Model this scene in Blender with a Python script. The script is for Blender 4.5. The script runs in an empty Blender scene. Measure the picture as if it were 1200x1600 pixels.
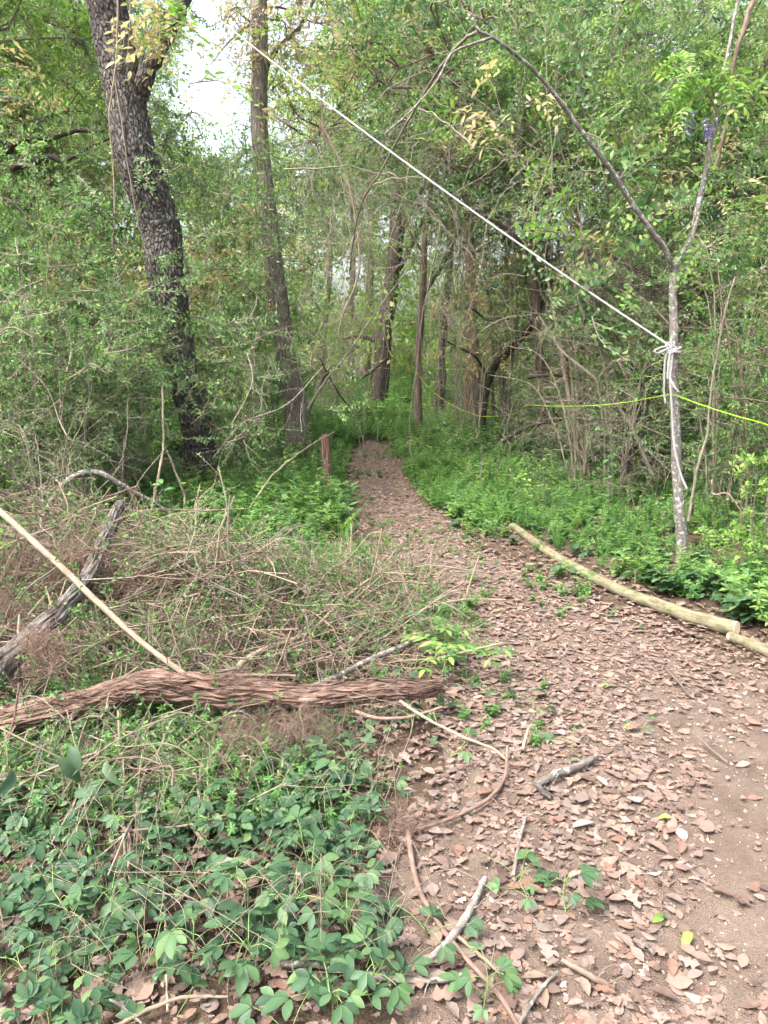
import bpy, math, random
import numpy as np
from mathutils import Vector, Matrix, Euler

R = np.random.default_rng(20240411)
random.seed(7)
scene = bpy.context.scene
col = scene.collection

# ------------------------------------------------------------------ camera
PITCH = math.radians(12.1)
FPX = 1208.0                      # focal length in pixels of the 1200x1600 photograph
CAM = np.array([0.0, 0.0, 1.55])
cam_d = bpy.data.cameras.new("camera")
cam = bpy.data.objects.new("camera", cam_d)
col.objects.link(cam)
cam.location = CAM
cam.rotation_euler = (math.radians(90) - PITCH, 0, 0)
cam_d.sensor_fit = 'VERTICAL'
cam_d.sensor_height = 24.0
cam_d.sensor_width = 18.0
cam_d.lens = 24.0 * FPX / 1600.0
cam_d.clip_start = 0.05
cam_d.clip_end = 1500
scene.camera = cam
scene.render.resolution_x, scene.render.resolution_y = 768, 1024

# ------------------------------------------------------------------ sky, sun, exposure
SUN_EL, SUN_AZ = 58.0, 232.0      # high, behind and to the left, veiled by thin cloud
world = bpy.data.worlds.new("World")
scene.world = world
world.use_nodes = True
wn = world.node_tree.nodes
wl = world.node_tree.links
wn.clear()
sky = wn.new("ShaderNodeTexSky")
sky.sky_type = 'NISHITA'
sky.sun_disc = False
sky.sun_elevation = math.radians(SUN_EL)
sky.sun_rotation = math.radians(SUN_AZ)
sky.air_density = 1.0
sky.dust_density = 6.0
sky.ozone_density = 1.0
hsv = wn.new("ShaderNodeHueSaturation")
hsv.inputs["Saturation"].default_value = 0.62
bg = wn.new("ShaderNodeBackground")
bg.inputs["Strength"].default_value = 0.15
wo = wn.new("ShaderNodeOutputWorld")
wl.new(sky.outputs[0], hsv.inputs["Color"])
wl.new(hsv.outputs[0], bg.inputs[0])
wl.new(bg.outputs[0], wo.inputs[0])
sun_d = bpy.data.lights.new("sun", 'SUN')
sun_d.energy = 1.4
sun_d.angle = math.radians(22)
sun_d.color = (1.0, 0.985, 0.96)
sun = bpy.data.objects.new("sun", sun_d)
col.objects.link(sun)
_sd = Vector((math.sin(math.radians(SUN_AZ)) * math.cos(math.radians(SUN_EL)),
              math.cos(math.radians(SUN_AZ)) * math.cos(math.radians(SUN_EL)),
              math.sin(math.radians(SUN_EL))))
sun.rotation_euler = _sd.to_track_quat('Z', 'Y').to_euler()
vs = scene.view_settings
vs.view_transform = 'Standard'
vs.look = 'None'
vs.gamma = 1.0
vs.exposure = 2.22
scene.render.engine = 'CYCLES'
cy = scene.cycles
cy.use_adaptive_sampling = True
cy.adaptive_threshold = 0.06
cy.adaptive_min_samples = 16
cy.use_denoising = True
cy.max_bounces = 7
cy.diffuse_bounces = 3
cy.glossy_bounces = 2
cy.transmission_bounces = 4
cy.transparent_max_bounces = 4
cy.caustics_reflective = False
cy.caustics_refractive = False
cy.sample_clamp_indirect = 6
cy.time_limit = 600

# ------------------------------------------------------------------ geometry helpers
CT, ST = math.cos(PITCH), math.sin(PITCH)


def ray(px, py):
    a = (px - 600.0) / FPX
    b = -(py - 800.0) / FPX
    return np.array([a, CT + b * ST, -ST + b * CT])


def P(px, py, Y):
    """world point seen at photo pixel (px, py) at forward distance Y"""
    d = ray(px, py)
    return CAM + d * (Y / d[1])


def project(p):
    q = np.asarray(p, float) - CAM
    fz = q[..., 1] * CT - q[..., 2] * ST
    up = q[..., 1] * ST + q[..., 2] * CT
    return 600 + FPX * q[..., 0] / fz, 800 - FPX * up / fz


def hgt(x, y):
    x = np.asarray(x, float)
    y = np.asarray(y, float)
    h = 0.022 * np.sin(x * 1.7 + 0.6 * y) + 0.018 * np.sin(y * 1.3 - x * 0.5 + 1.0) + 0.012 * np.sin(2.9 * x + 1.9 * y)
    far = np.clip((y - 14) / 40, 0, 1)
    return h + 0.25 * far * np.sin(x * 0.13 + 1) + 0.05 * np.exp(-((x + 1.3) ** 2 + (y - 3.6) ** 2) / 1.6)


def G(px, py):
    """where the ground is seen at a photo pixel"""
    d = ray(px, py)
    t = -CAM[2] / d[2]
    for _ in range(4):
        p = CAM + d * t
        t = (float(hgt(p[0], p[1])) - CAM[2]) / d[2]
    return CAM + d * t


def spl(pts, n):
    """Catmull-Rom through pts, n samples"""
    p = np.asarray(pts, float)
    if len(p) == 2:
        t = np.linspace(0, 1, n)[:, None]
        return p[0] * (1 - t) + p[1] * t
    p = np.vstack([2 * p[0] - p[1], p, 2 * p[-1] - p[-2]])
    m = len(p) - 3
    u = np.linspace(0, m - 1e-6, n)
    i = u.astype(int)
    f = (u - i)[:, None]
    a, b, c, d = p[i], p[i + 1], p[i + 2], p[i + 3]
    return 0.5 * (2 * b + (c - a) * f + (2 * a - 5 * b + 4 * c - d) * f ** 2 + (3 * b - a - 3 * c + d) * f ** 3)


def norm(v):
    v = np.asarray(v, float)
    return v / np.maximum(np.linalg.norm(v, axis=-1, keepdims=True), 1e-9)


def _hash(ix, iy, iz):
    h = (ix.astype(np.int64) * 374761393 + iy.astype(np.int64) * 668265263 + iz.astype(np.int64) * 2147483647) & 0xffffffff
    h = ((h ^ (h >> 13)) * 1274126177) & 0xffffffff
    return ((h ^ (h >> 16)) & 0xffff) / 65535.0


def vnoise(p):
    p = np.asarray(p, float) + 1000.0
    i = np.floor(p).astype(np.int64)
    f = p - i
    f = f * f * (3 - 2 * f)
    o = 0
    for dx in (0, 1):
        for dy in (0, 1):
            for dz in (0, 1):
                w = (f[:, 0] if dx else 1 - f[:, 0]) * (f[:, 1] if dy else 1 - f[:, 1]) * (f[:, 2] if dz else 1 - f[:, 2])
                o = o + w * _hash(i[:, 0] + dx, i[:, 1] + dy, i[:, 2] + dz)
    return o


class MB:
    """collects vertices and faces for ONE mesh object"""

    def __init__(self):
        self.v, self.q, self.t, self.tone, self.bk, self.n = [], [], [], [], [], 0
        self.mi_q, self.mi_t = [], []

    def add(self, v, quads=None, tris=None, tone=0.5, bk=None, mi=0):
        v = np.asarray(v, float)
        k = len(v)
        self.v.append(v)
        self.tone.append(np.broadcast_to(np.asarray(tone, float), (k,)))
        self.bk.append(v if bk is None else bk)
        if quads is not None and len(quads):
            self.q.append(np.asarray(quads, int) + self.n)
            self.mi_q.append(np.full(len(quads), mi))
        if tris is not None and len(tris):
            self.t.append(np.asarray(tris, int) + self.n)
            self.mi_t.append(np.full(len(tris), mi))
        self.n += k

    def tube(self, pts, rad, sides=6, rough=0.0, rs=8.0, cap=True, tone=0.5, mi=0, seed=0.0, lobes=None, stretch=0.35, cap_mi=None):
        pts = np.asarray(pts, float)
        n = len(pts)
        rad = np.broadcast_to(np.asarray(rad, float), (n,)) if np.ndim(rad) == 0 or len(rad) == n else np.interp(np.linspace(0, 1, n), np.linspace(0, 1, len(rad)), rad)
        T = np.gradient(pts, axis=0)
        T = norm(T)
        ref = np.array([0, 0, 1.0]) if abs(T[0][2]) < 0.8 else np.array([1.0, 0, 0])
        u = np.cross(T[0], ref)
        u /= np.linalg.norm(u)
        U = np.empty((n, 3))
        for i in range(n):
            u = u - T[i] * np.dot(u, T[i])
            u /= np.linalg.norm(u) + 1e-12
            U[i] = u
        V = np.cross(T, U)
        ang = np.linspace(0, 2 * math.pi, sides, endpoint=False)
        ca, sa = np.cos(ang), np.sin(ang)
        s = np.concatenate([[0], np.cumsum(np.linalg.norm(np.diff(pts, axis=0), axis=1))])
        rr = np.repeat(rad[:, None], sides, 1)
        if lobes is not None:
            rr = rr * lobes(ang[None, :], s[:, None])
        if rough > 0:
            q = np.stack([(rad[:, None] * ca).ravel() * rs + seed * 7, (rad[:, None] * sa).ravel() * rs, np.repeat(s, sides) * rs * stretch], 1)
            nz = vnoise(q) * 0.65 + vnoise(q * 2.3 + 5) * 0.35
            rr = rr * (1 + rough * (nz.reshape(n, sides) - 0.5) * 2)
        ring = pts[:, None, :] + rr[..., None] * (U[:, None, :] * ca[None, :, None] + V[:, None, :] * sa[None, :, None])
        v = ring.reshape(-1, 3)
        bk = np.stack([(rad[:, None] * ca).ravel(), (rad[:, None] * sa).ravel(), np.repeat(s, sides) + seed], 1)
        i0 = (np.arange(n - 1)[:, None] * sides + np.arange(sides)[None, :])
        i1 = (np.arange(n - 1)[:, None] * sides + (np.arange(sides)[None, :] + 1) % sides)
        quads = np.stack([i0, i1, i1 + sides, i0 + sides], -1).reshape(-1, 4)
        base = self.n
        self.add(v, quads, None, tone, bk, mi)
        if cap:
            cm = mi if cap_mi is None else cap_mi
            for end in (0, n - 1):
                rv = v[end * sides:(end + 1) * sides]
                vv = np.vstack([rv, pts[end] + T[end] * rad[end] * (0.15 if end else -0.15) * (0 if cap_mi is not None else 1)])
                a = np.arange(sides)
                b = (a + 1) % sides
                tr = np.stack([b, a, np.full(sides, sides)], 1) if end == 0 else np.stack([a, b, np.full(sides, sides)], 1)
                bb = np.vstack([bk[end * sides:(end + 1) * sides], [0, 0, s[end] + seed]])
                self.add(vv, None, tr, tone, bb, cm)

    def bake(self, tmpl, pos, d, nr, size, tone=None, mi=0):
        tv, tq, tt = tmpl
        pos = np.asarray(pos, float).reshape(-1, 3)
        N = len(pos)
        if N == 0:
            return
        d = norm(np.broadcast_to(d, (N, 3)))
        x = norm(np.cross(d, np.broadcast_to(nr, (N, 3))))
        z = np.cross(x, d)
        size = np.broadcast_to(np.asarray(size, float), (N,))
        v = pos[:, None, :] + size[:, None, None] * (tv[None, :, 0:1] * x[:, None, :] + tv[None, :, 1:2] * d[:, None, :] + tv[None, :, 2:3] * z[:, None, :])
        k = len(tv)
        off = (np.arange(N) * k)[:, None, None]
        q = (np.asarray(tq)[None] + off).reshape(-1, 4) if len(tq) else None
        t = (np.asarray(tt)[None] + off).reshape(-1, 3) if len(tt) else None
        if tone is None:
            tone = R.random(N)
        bk = np.tile(tv, (N, 1))
        self.add(v.reshape(-1, 3), q, t, np.repeat(np.broadcast_to(tone, (N,)), k), bk, mi)

    def mesh(self, name, mats, smooth=True):
        me = bpy.data.meshes.new(name)
        if not self.v:
            return me
        v = np.vstack(self.v)
        q = np.vstack(self.q) if self.q else np.zeros((0, 4), int)
        t = np.vstack(self.t) if self.t else np.zeros((0, 3), int)
        me.vertices.add(len(v))
        me.vertices.foreach_set("co", v.ravel())
        nl = q.size + t.size
        me.loops.add(nl)
        me.loops.foreach_set("vertex_index", np.concatenate([q.ravel(), t.ravel()]).astype(np.int32))
        me.polygons.add(len(q) + len(t))
        st = np.concatenate([np.arange(len(q)) * 4, q.size + np.arange(len(t)) * 3]).astype(np.int32)
        me.polygons.foreach_set("loop_start", st)
        mi = np.concatenate(self.mi_q + self.mi_t).astype(np.int32)
        if mi.any():
            me.polygons.foreach_set("material_index", mi)
        me.polygons.foreach_set("use_smooth", np.full(len(q) + len(t), smooth))
        a = me.attributes.new("tone", 'FLOAT', 'POINT')
        a.data.foreach_set("value", np.concatenate(self.tone).astype(np.float32))
        a = me.attributes.new("bk", 'FLOAT_VECTOR', 'POINT')
        a.data.foreach_set("vector", np.vstack(self.bk).astype(np.float32).ravel())
        me.update(calc_edges=True)
        if not isinstance(mats, (list, tuple)):
            mats = [mats]
        for m in mats:
            me.materials.append(m)
        return me

    def build(self, name, mats, parent=None, smooth=True):
        return link(name, self.mesh(name, mats, smooth), parent)


def link(name, me, parent=None):
    o = bpy.data.objects.new(name, me)
    col.objects.link(o)
    if parent is not None:
        o.parent = parent
    return o


def tag(o, label=None, cat=None, group=None, kind=None):
    if label:
        o["label"] = label
    if cat:
        o["category"] = cat
    if group:
        o["group"] = group
    if kind:
        o["kind"] = kind
    return o


def thing(name, label, cat, loc=(0, 0, 0), group=None):
    o = bpy.data.objects.new(name, None)
    o.empty_display_size = 0.1
    col.objects.link(o)
    o.location = loc
    return tag(o, label, cat, group)


def copy_tree(o, parent=None):
    c = o.copy()
    col.objects.link(c)
    c.parent = parent
    for ch in o.children:
        copy_tree(ch, c)
    return c


# ------------------------------------------------------------------ materials
def new_mat(name):
    m = bpy.data.materials.new(name)
    m.use_nodes = True
    n = m.node_tree.nodes
    n.clear()
    return m, n, m.node_tree.links


def ramp(n, cols):
    r = n.new("ShaderNodeValToRGB")
    e = r.color_ramp.elements
    while len(e) < len(cols):
        e.new(0.5)
    for i, (p, c) in enumerate(cols):
        e[i].position = p
        e[i].color = (*c, 1)
    return r


def mth(n, l, op, a, b=None):
    m = n.new("ShaderNodeMath")
    m.operation = op
    for i, x in enumerate((a, b)):
        if x is None:
            continue
        if isinstance(x, (int, float)):
            m.inputs[i].default_value = x
        else:
            l.new(x, m.inputs[i])
    return m.outputs[0]


def leaf_mat(name, cols, trans=0.35, rough=0.5, spec=0.35, tcol=1.25, rnd=0.35):
    m, n, l = new_mat(name)
    at = n.new("ShaderNodeAttribute")
    at.attribute_name = "tone"
    oi = n.new("ShaderNodeObjectInfo")
    f = mth(n, l, 'FRACT', mth(n, l, 'ADD', mth(n, l, 'MULTIPLY', at.outputs["Fac"], 0.999), mth(n, l, 'MULTIPLY', oi.outputs["Random"], rnd)))
    rp = ramp(n, cols)
    l.new(f, rp.inputs[0])
    bk = n.new("ShaderNodeAttribute")
    bk.attribute_name = "bk"
    tc = n.new("ShaderNodeTexCoord")
    nz = n.new("ShaderNodeTexNoise")
    nz.inputs["Scale"].default_value = 3.0
    l.new(bk.outputs["Vector"], nz.inputs["Vector"])
    hs = n.new("ShaderNodeHueSaturation")
    l.new(rp.outputs[0], hs.inputs["Color"])
    l.new(mth(n, l, 'ADD', mth(n, l, 'MULTIPLY', nz.outputs["Fac"], 0.5), 0.75), hs.inputs["Value"])
    hs.inputs["Hue"].default_value = 0.5
    b = n.new("ShaderNodeBsdfPrincipled")
    b.inputs["Roughness"].default_value = rough
    b.inputs["Specular IOR Level"].default_value = spec
    l.new(hs.outputs[0], b.inputs["Base Color"])
    tr = n.new("ShaderNodeBsdfTranslucent")
    hs2 = n.new("ShaderNodeHueSaturation")
    hs2.inputs["Value"].default_value = tcol
    hs2.inputs["Saturation"].default_value = 1.1
    l.new(hs.outputs[0], hs2.inputs["Color"])
    l.new(hs2.outputs[0], tr.inputs["Color"])
    mx = n.new("ShaderNodeMixShader")
    mx.inputs[0].default_value = trans
    l.new(b.outputs[0], mx.inputs[1])
    l.new(tr.outputs[0], mx.inputs[2])
    out = n.new("ShaderNodeOutputMaterial")
    l.new(mx.outputs[0], out.inputs[0])
    return m


def bark_mat(name, cols, scale=30.0, stretch=0.25, bump=0.6, rough=0.85, lichen=None, crack=0.0, dist=0.01, crack_scale=1.0):
    m, n, l = new_mat(name)
    bk = n.new("ShaderNodeAttribute")
    bk.attribute_name = "bk"
    mp = n.new("ShaderNodeMapping")
    mp.inputs["Scale"].default_value = (scale, scale, scale * stretch)
    l.new(bk.outputs["Vector"], mp.inputs["Vector"])
    nz = n.new("ShaderNodeTexNoise")
    nz.inputs["Scale"].default_value = 1.0
    nz.inputs["Detail"].default_value = 6
    nz.inputs["Roughness"].default_value = 0.65
    l.new(mp.outputs[0], nz.inputs["Vector"])
    rp = ramp(n, cols)
    fac = nz.outputs["Fac"]
    colr = rp.outputs[0]
    l.new(fac, rp.inputs[0])
    hgtv = fac
    if crack > 0:
        vo = n.new("ShaderNodeTexVoronoi")
        vo.feature = 'DISTANCE_TO_EDGE'
        vo.inputs["Scale"].default_value = crack_scale
        wv = n.new("ShaderNodeVectorMath")
        wv.operation = 'MULTIPLY_ADD'
        l.new(nz.outputs["Color"], wv.inputs[0])
        wv.inputs[1].default_value = (0.5, 0.5, 0.5)
        l.new(mp.outputs[0], wv.inputs[2])
        l.new(wv.outputs[0], vo.inputs["Vector"])
        cr = ramp(n, [(0.0, (0, 0, 0)), (0.22, (1, 1, 1))])
        l.new(vo.outputs["Distance"], cr.inputs[0])
        mx = n.new("ShaderNodeMix")
        mx.data_type = 'RGBA'
        mx.blend_type = 'MULTIPLY'
        mx.inputs[0].default_value = crack
        l.new(colr, mx.inputs[6])
        l.new(cr.outputs[0], mx.inputs[7])
        colr = mx.outputs[2]
        hgtv = mth(n, l, 'ADD', fac, mth(n, l, 'MULTIPLY', cr.outputs[0], 0.7))
    if lichen:
        n2 = n.new("ShaderNodeTexNoise")
        n2.inputs["Scale"].default_value = lichen[1]
        n2.inputs["Detail"].default_value = 4
        l.new(bk.outputs["Vector"], n2.inputs["Vector"])
        lr = ramp(n, [(lichen[2], (0, 0, 0)), (min(1, lichen[2] + 0.08), (1, 1, 1))])
        l.new(n2.outputs["Fac"], lr.inputs[0])
        mx = n.new("ShaderNodeMix")
        mx.data_type = 'RGBA'
        l.new(lr.outputs[0], mx.inputs[0])
        l.new(colr, mx.inputs[6])
        mx.inputs[7].default_value = (*lichen[0], 1)
        colr = mx.outputs[2]
    oi = n.new("ShaderNodeObjectInfo")
    hs = n.new("ShaderNodeHueSaturation")
    l.new(mth(n, l, 'ADD', mth(n, l, 'MULTIPLY', oi.outputs["Random"], 0.4), 0.8), hs.inputs["Value"])
    l.new(colr, hs.inputs["Color"])
    b = n.new("ShaderNodeBsdfPrincipled")
    b.inputs["Roughness"].default_value = rough
    b.inputs["Specular IOR Level"].default_value = 0.2
    l.new(hs.outputs[0], b.inputs["Base Color"])
    bp = n.new("ShaderNodeBump")
    bp.inputs["Strength"].default_value = bump
    bp.inputs["Distance"].default_value = dist
    l.new(hgtv, bp.inputs["Height"])
    l.new(bp.outputs[0], b.inputs["Normal"])
    out = n.new("ShaderNodeOutputMaterial")
    l.new(b.outputs[0], out.inputs[0])
    return m


def soil_mat(name, cols, scale=9.0, fine=120.0):
    m, n, l = new_mat(name)
    tc = n.new("ShaderNodeTexCoord")
    a = n.new("ShaderNodeTexNoise")
    a.inputs["Scale"].default_value = scale
    a.inputs["Detail"].default_value = 9
    a.inputs["Roughness"].default_value = 0.7
    l.new(tc.outputs["Object"], a.inputs["Vector"])
    f = n.new("ShaderNodeTexNoise")
    f.inputs["Scale"].default_value = fine
    f.inputs["Detail"].default_value = 5
    l.new(tc.outputs["Object"], f.inputs["Vector"])
    g = n.new("ShaderNodeTexVoronoi")
    g.inputs["Scale"].default_value = fine * 1.6
    l.new(tc.outputs["Object"], g.inputs["Vector"])
    s = mth(n, l, 'ADD', mth(n, l, 'MULTIPLY', a.outputs["Fac"], 0.6), mth(n, l, 'MULTIPLY', f.outputs["Fac"], 0.4))
    rp = ramp(n, cols)
    l.new(s, rp.inputs[0])
    b = n.new("ShaderNodeBsdfPrincipled")
    b.inputs["Roughness"].default_value = 0.95
    b.inputs["Specular IOR Level"].default_value = 0.15
    l.new(rp.outputs[0], b.inputs["Base Color"])
    bp = n.new("ShaderNodeBump")
    bp.inputs["Strength"].default_value = 0.8
    bp.inputs["Distance"].default_value = 0.012
    l.new(mth(n, l, 'ADD', s, mth(n, l, 'MULTIPLY', g.outputs["Distance"], 0.35)), bp.inputs["Height"])
    l.new(bp.outputs[0], b.inputs["Normal"])
    out = n.new("ShaderNodeOutputMaterial")
    l.new(b.outputs[0], out.inputs[0])
    return m


def plain_mat(name, c1, c2, scale=60, rough=0.6, bump=0.3):
    return bark_mat(name, [(0.3, c1), (0.7, c2)], scale, 0.6, bump, rough)


M = {}
M['soil'] = soil_mat("woodland_soil", [(0.25, (0.028, 0.019, 0.013)), (0.5, (0.07, 0.048, 0.033)), (0.75, (0.13, 0.095, 0.068))])
M['dirt'] = soil_mat("path_dirt", [(0.28, (0.055, 0.037, 0.028)), (0.5, (0.12, 0.088, 0.068)), (0.72, (0.195, 0.15, 0.12))], 7.0, 150.0)
M['dead'] = leaf_mat("dead_leaf", [(0.0, (0.072, 0.048, 0.038)), (0.1, (0.15, 0.104, 0.082)), (0.26, (0.212, 0.147, 0.117)), (0.4, (0.135, 0.11, 0.095)), (0.54, (0.248, 0.178, 0.145)), (0.66, (0.168, 0.097, 0.07)), (0.8, (0.235, 0.17, 0.132)), (0.92, (0.105, 0.068, 0.053)), (1.0, (0.31, 0.25, 0.215))], 0.15, 0.7, 0.2, 1.25, 1.0)
M['privet'] = leaf_mat("privet_leaf", [(0.0, (0.068, 0.142, 0.048)), (0.4, (0.118, 0.23, 0.072)), (0.75, (0.175, 0.305, 0.096)), (1.0, (0.265, 0.37, 0.12))], 0.47, 0.45, 0.4)
M['dark_leaf'] = leaf_mat("glossy_dark_leaf", [(0.0, (0.04, 0.1, 0.035)), (0.5, (0.078, 0.175, 0.056)), (1.0, (0.145, 0.265, 0.085))], 0.33, 0.38, 0.5)
M['bright'] = leaf_mat("young_green_leaf", [(0.0, (0.1, 0.21, 0.045)), (0.5, (0.18, 0.32, 0.07)), (1.0, (0.3, 0.4, 0.1))], 0.45, 0.5, 0.3)
M['yellow'] = leaf_mat("bronze_young_leaf", [(0.0, (0.26, 0.29, 0.1)), (0.4, (0.42, 0.39, 0.17)), (0.75, (0.46, 0.38, 0.2)), (1.0, (0.36, 0.25, 0.14))], 0.45, 0.5, 0.3)
M['far'] = leaf_mat("far_leaf", [(0.0, (0.1, 0.18, 0.045)), (0.4, (0.175, 0.28, 0.07)), (0.8, (0.26, 0.36, 0.095)), (1.0, (0.38, 0.4, 0.13))], 0.5, 0.55, 0.3)
M['weed'] = leaf_mat("weed_leaf", [(0.0, (0.042, 0.115, 0.028)), (0.45, (0.078, 0.185, 0.044)), (0.85, (0.125, 0.245, 0.065)), (1.0, (0.2, 0.29, 0.09))], 0.38, 0.5, 0.3)
M['creeper'] = leaf_mat("creeper_leaf", [(0.0, (0.026, 0.062, 0.028)), (0.4, (0.05, 0.104, 0.048)), (0.75, (0.075, 0.14, 0.06)), (1.0, (0.125, 0.19, 0.07))], 0.28, 0.5, 0.3)
M['young'] = leaf_mat("young_creeper_leaf", [(0.0, (0.045, 0.1, 0.038)), (0.6, (0.068, 0.135, 0.05)), (1.0, (0.105, 0.175, 0.06))], 0.3, 0.5, 0.3)
M['wilt'] = leaf_mat("wilted_leaf", [(0.0, (0.085, 0.115, 0.05)), (0.5, (0.15, 0.19, 0.085)), (1.0, (0.23, 0.26, 0.13))], 0.25, 0.6, 0.25)
M['grey_leaf'] = leaf_mat("grey_green_leaf", [(0.0, (0.032, 0.068, 0.03)), (1.0, (0.075, 0.125, 0.065))], 0.2, 0.45, 0.35)
M['flower'] = leaf_mat("wisteria_petal", [(0.0, (0.13, 0.11, 0.23)), (0.6, (0.22, 0.19, 0.33)), (1.0, (0.4, 0.37, 0.47))], 0.3, 0.6, 0.2)
M['cherry'] = bark_mat("scaly_dark_bark", [(0.28, (0.06, 0.052, 0.046)), (0.5, (0.145, 0.128, 0.114)), (0.7, (0.27, 0.245, 0.22))], 30, 0.5, 1.0, 0.9, ((0.15, 0.155, 0.11), 3.0, 0.58), 0.6, 0.03, 1.0)
M['oak'] = bark_mat("grey_ridged_bark", [(0.3, (0.12, 0.1, 0.083)), (0.5, (0.23, 0.195, 0.165)), (0.7, (0.37, 0.32, 0.275))], 34, 0.16, 0.9, 0.9, ((0.21, 0.2, 0.14), 3.5, 0.6), 0.35, 0.02, 1.0)
M['darkbark'] = bark_mat("dark_damp_bark", [(0.3, (0.02, 0.016, 0.013)), (0.55, (0.06, 0.047, 0.037)), (0.75, (0.13, 0.105, 0.085))], 30, 0.3, 0.9, 0.85, ((0.075, 0.055, 0.04), 5.0, 0.62))
M['smooth'] = bark_mat("smooth_grey_bark", [(0.3, (0.07, 0.062, 0.053)), (0.5, (0.14, 0.126, 0.11)), (0.72, (0.24, 0.22, 0.195))], 55, 0.6, 0.8, 0.85, ((0.34, 0.34, 0.3), 38.0, 0.55))
M['brownbark'] = bark_mat("brown_stem_bark", [(0.3, (0.07, 0.052, 0.04)), (0.55, (0.14, 0.105, 0.08)), (0.75, (0.24, 0.185, 0.14))], 40, 0.3, 0.6, 0.85)
M['twig'] = bark_mat("grey_brown_twig", [(0.3, (0.115, 0.093, 0.072)), (0.55, (0.205, 0.172, 0.136)), (0.75, (0.31, 0.268, 0.22))], 60, 0.3, 0.4, 0.85)
M['paletwig'] = bark_mat("pale_dry_twig", [(0.3, (0.15, 0.115, 0.08)), (0.55, (0.245, 0.195, 0.14)), (0.75, (0.36, 0.3, 0.225))], 60, 0.3, 0.4, 0.8)
M['tanstick'] = bark_mat("tan_stick_bark", [(0.3, (0.17, 0.13, 0.09)), (0.55, (0.27, 0.215, 0.155)), (0.75, (0.36, 0.3, 0.23))], 50, 0.3, 0.5, 0.85)
M['greenstem'] = plain_mat("green_stem", (0.1, 0.16, 0.05), (0.2, 0.27, 0.1))
M['redlog'] = bark_mat("rusty_fibrous_wood", [(0.28, (0.06, 0.032, 0.024)), (0.4, (0.19, 0.108, 0.08)), (0.53, (0.29, 0.185, 0.142)), (0.7, (0.36, 0.265, 0.212))], 100, 0.17, 1.0, 0.9, ((0.3, 0.2, 0.155), 7.0, 0.55), 0.45, 0.02, 0.5)
M['greylog'] = bark_mat("weathered_grey_wood", [(0.3, (0.07, 0.06, 0.053)), (0.5, (0.15, 0.135, 0.12)), (0.72, (0.29, 0.27, 0.245))], 80, 0.16, 1.0, 0.9, ((0.065, 0.05, 0.038), 14.0, 0.5), 0.3, 0.02, 0.5)
M['lichen'] = bark_mat("lichen_stick_bark", [(0.3, (0.09, 0.075, 0.062)), (0.55, (0.17, 0.148, 0.127)), (0.75, (0.26, 0.235, 0.205))], 60, 0.3, 0.6, 0.85, ((0.36, 0.365, 0.32), 45.0, 0.55))
M['post'] = bark_mat("weathered_red_post", [(0.3, (0.09, 0.045, 0.034)), (0.5, (0.25, 0.14, 0.11)), (0.72, (0.36, 0.235, 0.19))], 60, 0.06, 1.0, 0.9, None, 0.5, 0.02, 0.5)
M['mosslog'] = bark_mat("greenish_smooth_bark", [(0.3, (0.085, 0.075, 0.046)), (0.48, (0.17, 0.15, 0.09)), (0.72, (0.26, 0.235, 0.16))], 45, 0.3, 0.8, 0.85, ((0.1, 0.115, 0.05), 12.0, 0.54))
M['cutwood'] = plain_mat("fresh_cut_wood", (0.62, 0.44, 0.3), (0.78, 0.62, 0.46), 50, 0.8, 0.3)
M['root'] = bark_mat("reddish_rootlet", [(0.3, (0.12, 0.075, 0.057)), (0.55, (0.2, 0.135, 0.105)), (0.75, (0.3, 0.215, 0.175))], 60, 0.3, 0.3, 0.9)
M['rope'] = bark_mat("white_braided_rope", [(0.35, (0.36, 0.35, 0.33)), (0.65, (0.52, 0.515, 0.49))], 260, 0.6, 0.8, 0.75, None, 0.25, 0.004, 0.8)
M['string'] = plain_mat("lime_green_string", (0.22, 0.42, 0.015), (0.32, 0.55, 0.03), 200, 0.5, 0.2)
M['stone'] = soil_mat("grey_stone", [(0.3, (0.11, 0.105, 0.1)), (0.5, (0.2, 0.195, 0.18)), (0.7, (0.32, 0.31, 0.29))], 14.0, 90.0)
M['grit'] = leaf_mat("grit_chips", [(0.0, (0.1, 0.065, 0.045)), (0.5, (0.3, 0.21, 0.15)), (0.9, (0.5, 0.42, 0.33)), (1.0, (0.7, 0.65, 0.57))], 0.0, 0.8, 0.2)

# ------------------------------------------------------------------ leaf shapes (length 1 along +Y)
def tm(v, q=(), t=()):
    return (np.asarray(v, float), np.asarray(q, int).reshape(-1, 4), np.asarray(t, int).reshape(-1, 3))


def quad_leaf(w, fold=0.08, droop=0.08):
    return tm([(0, 0, 0), (-w / 2, .45, fold), (0, 1, -droop), (w / 2, .45, fold)], (), [(0, 2, 1), (0, 3, 2)])


def full_leaf(w, fold=0.1, droop=0.15, wide=0.45, curl=0.0, serr=0.0, steps=5, rng=None):
    """leaf blade with a midrib fold: strip of quads on each side"""
    v, q = [], []
    t = np.linspace(0, 1, steps + 1)
    for i, s in enumerate(t):
        prof = (math.sin(math.pi * s ** (math.log(0.5) / math.log(wide))) ** 0.85) if 0 < s < 1 else 0.0
        hw = w / 2 * max(prof, 0.02)
        if serr and 0 < i < steps:
            hw *= 1 + serr * (1 if i % 2 else -1)
        z = -droop * s * s
        v += [(-hw, s, z + fold * hw * 2 + curl * hw * hw * 4), (0, s, z), (hw, s, z + fold * hw * 2 + curl * hw * hw * 4)]
    for i in range(steps):
        a = i * 3
        q += [(a, a + 1, a + 4, a + 3), (a + 1, a + 2, a + 5, a + 4)]
    return tm(v, q)


LQ = quad_leaf(0.5)
LQN = quad_leaf(0.36, 0.06, 0.12)
LF = full_leaf(0.5)
LFN = full_leaf(0.38, 0.12, 0.2)


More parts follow.
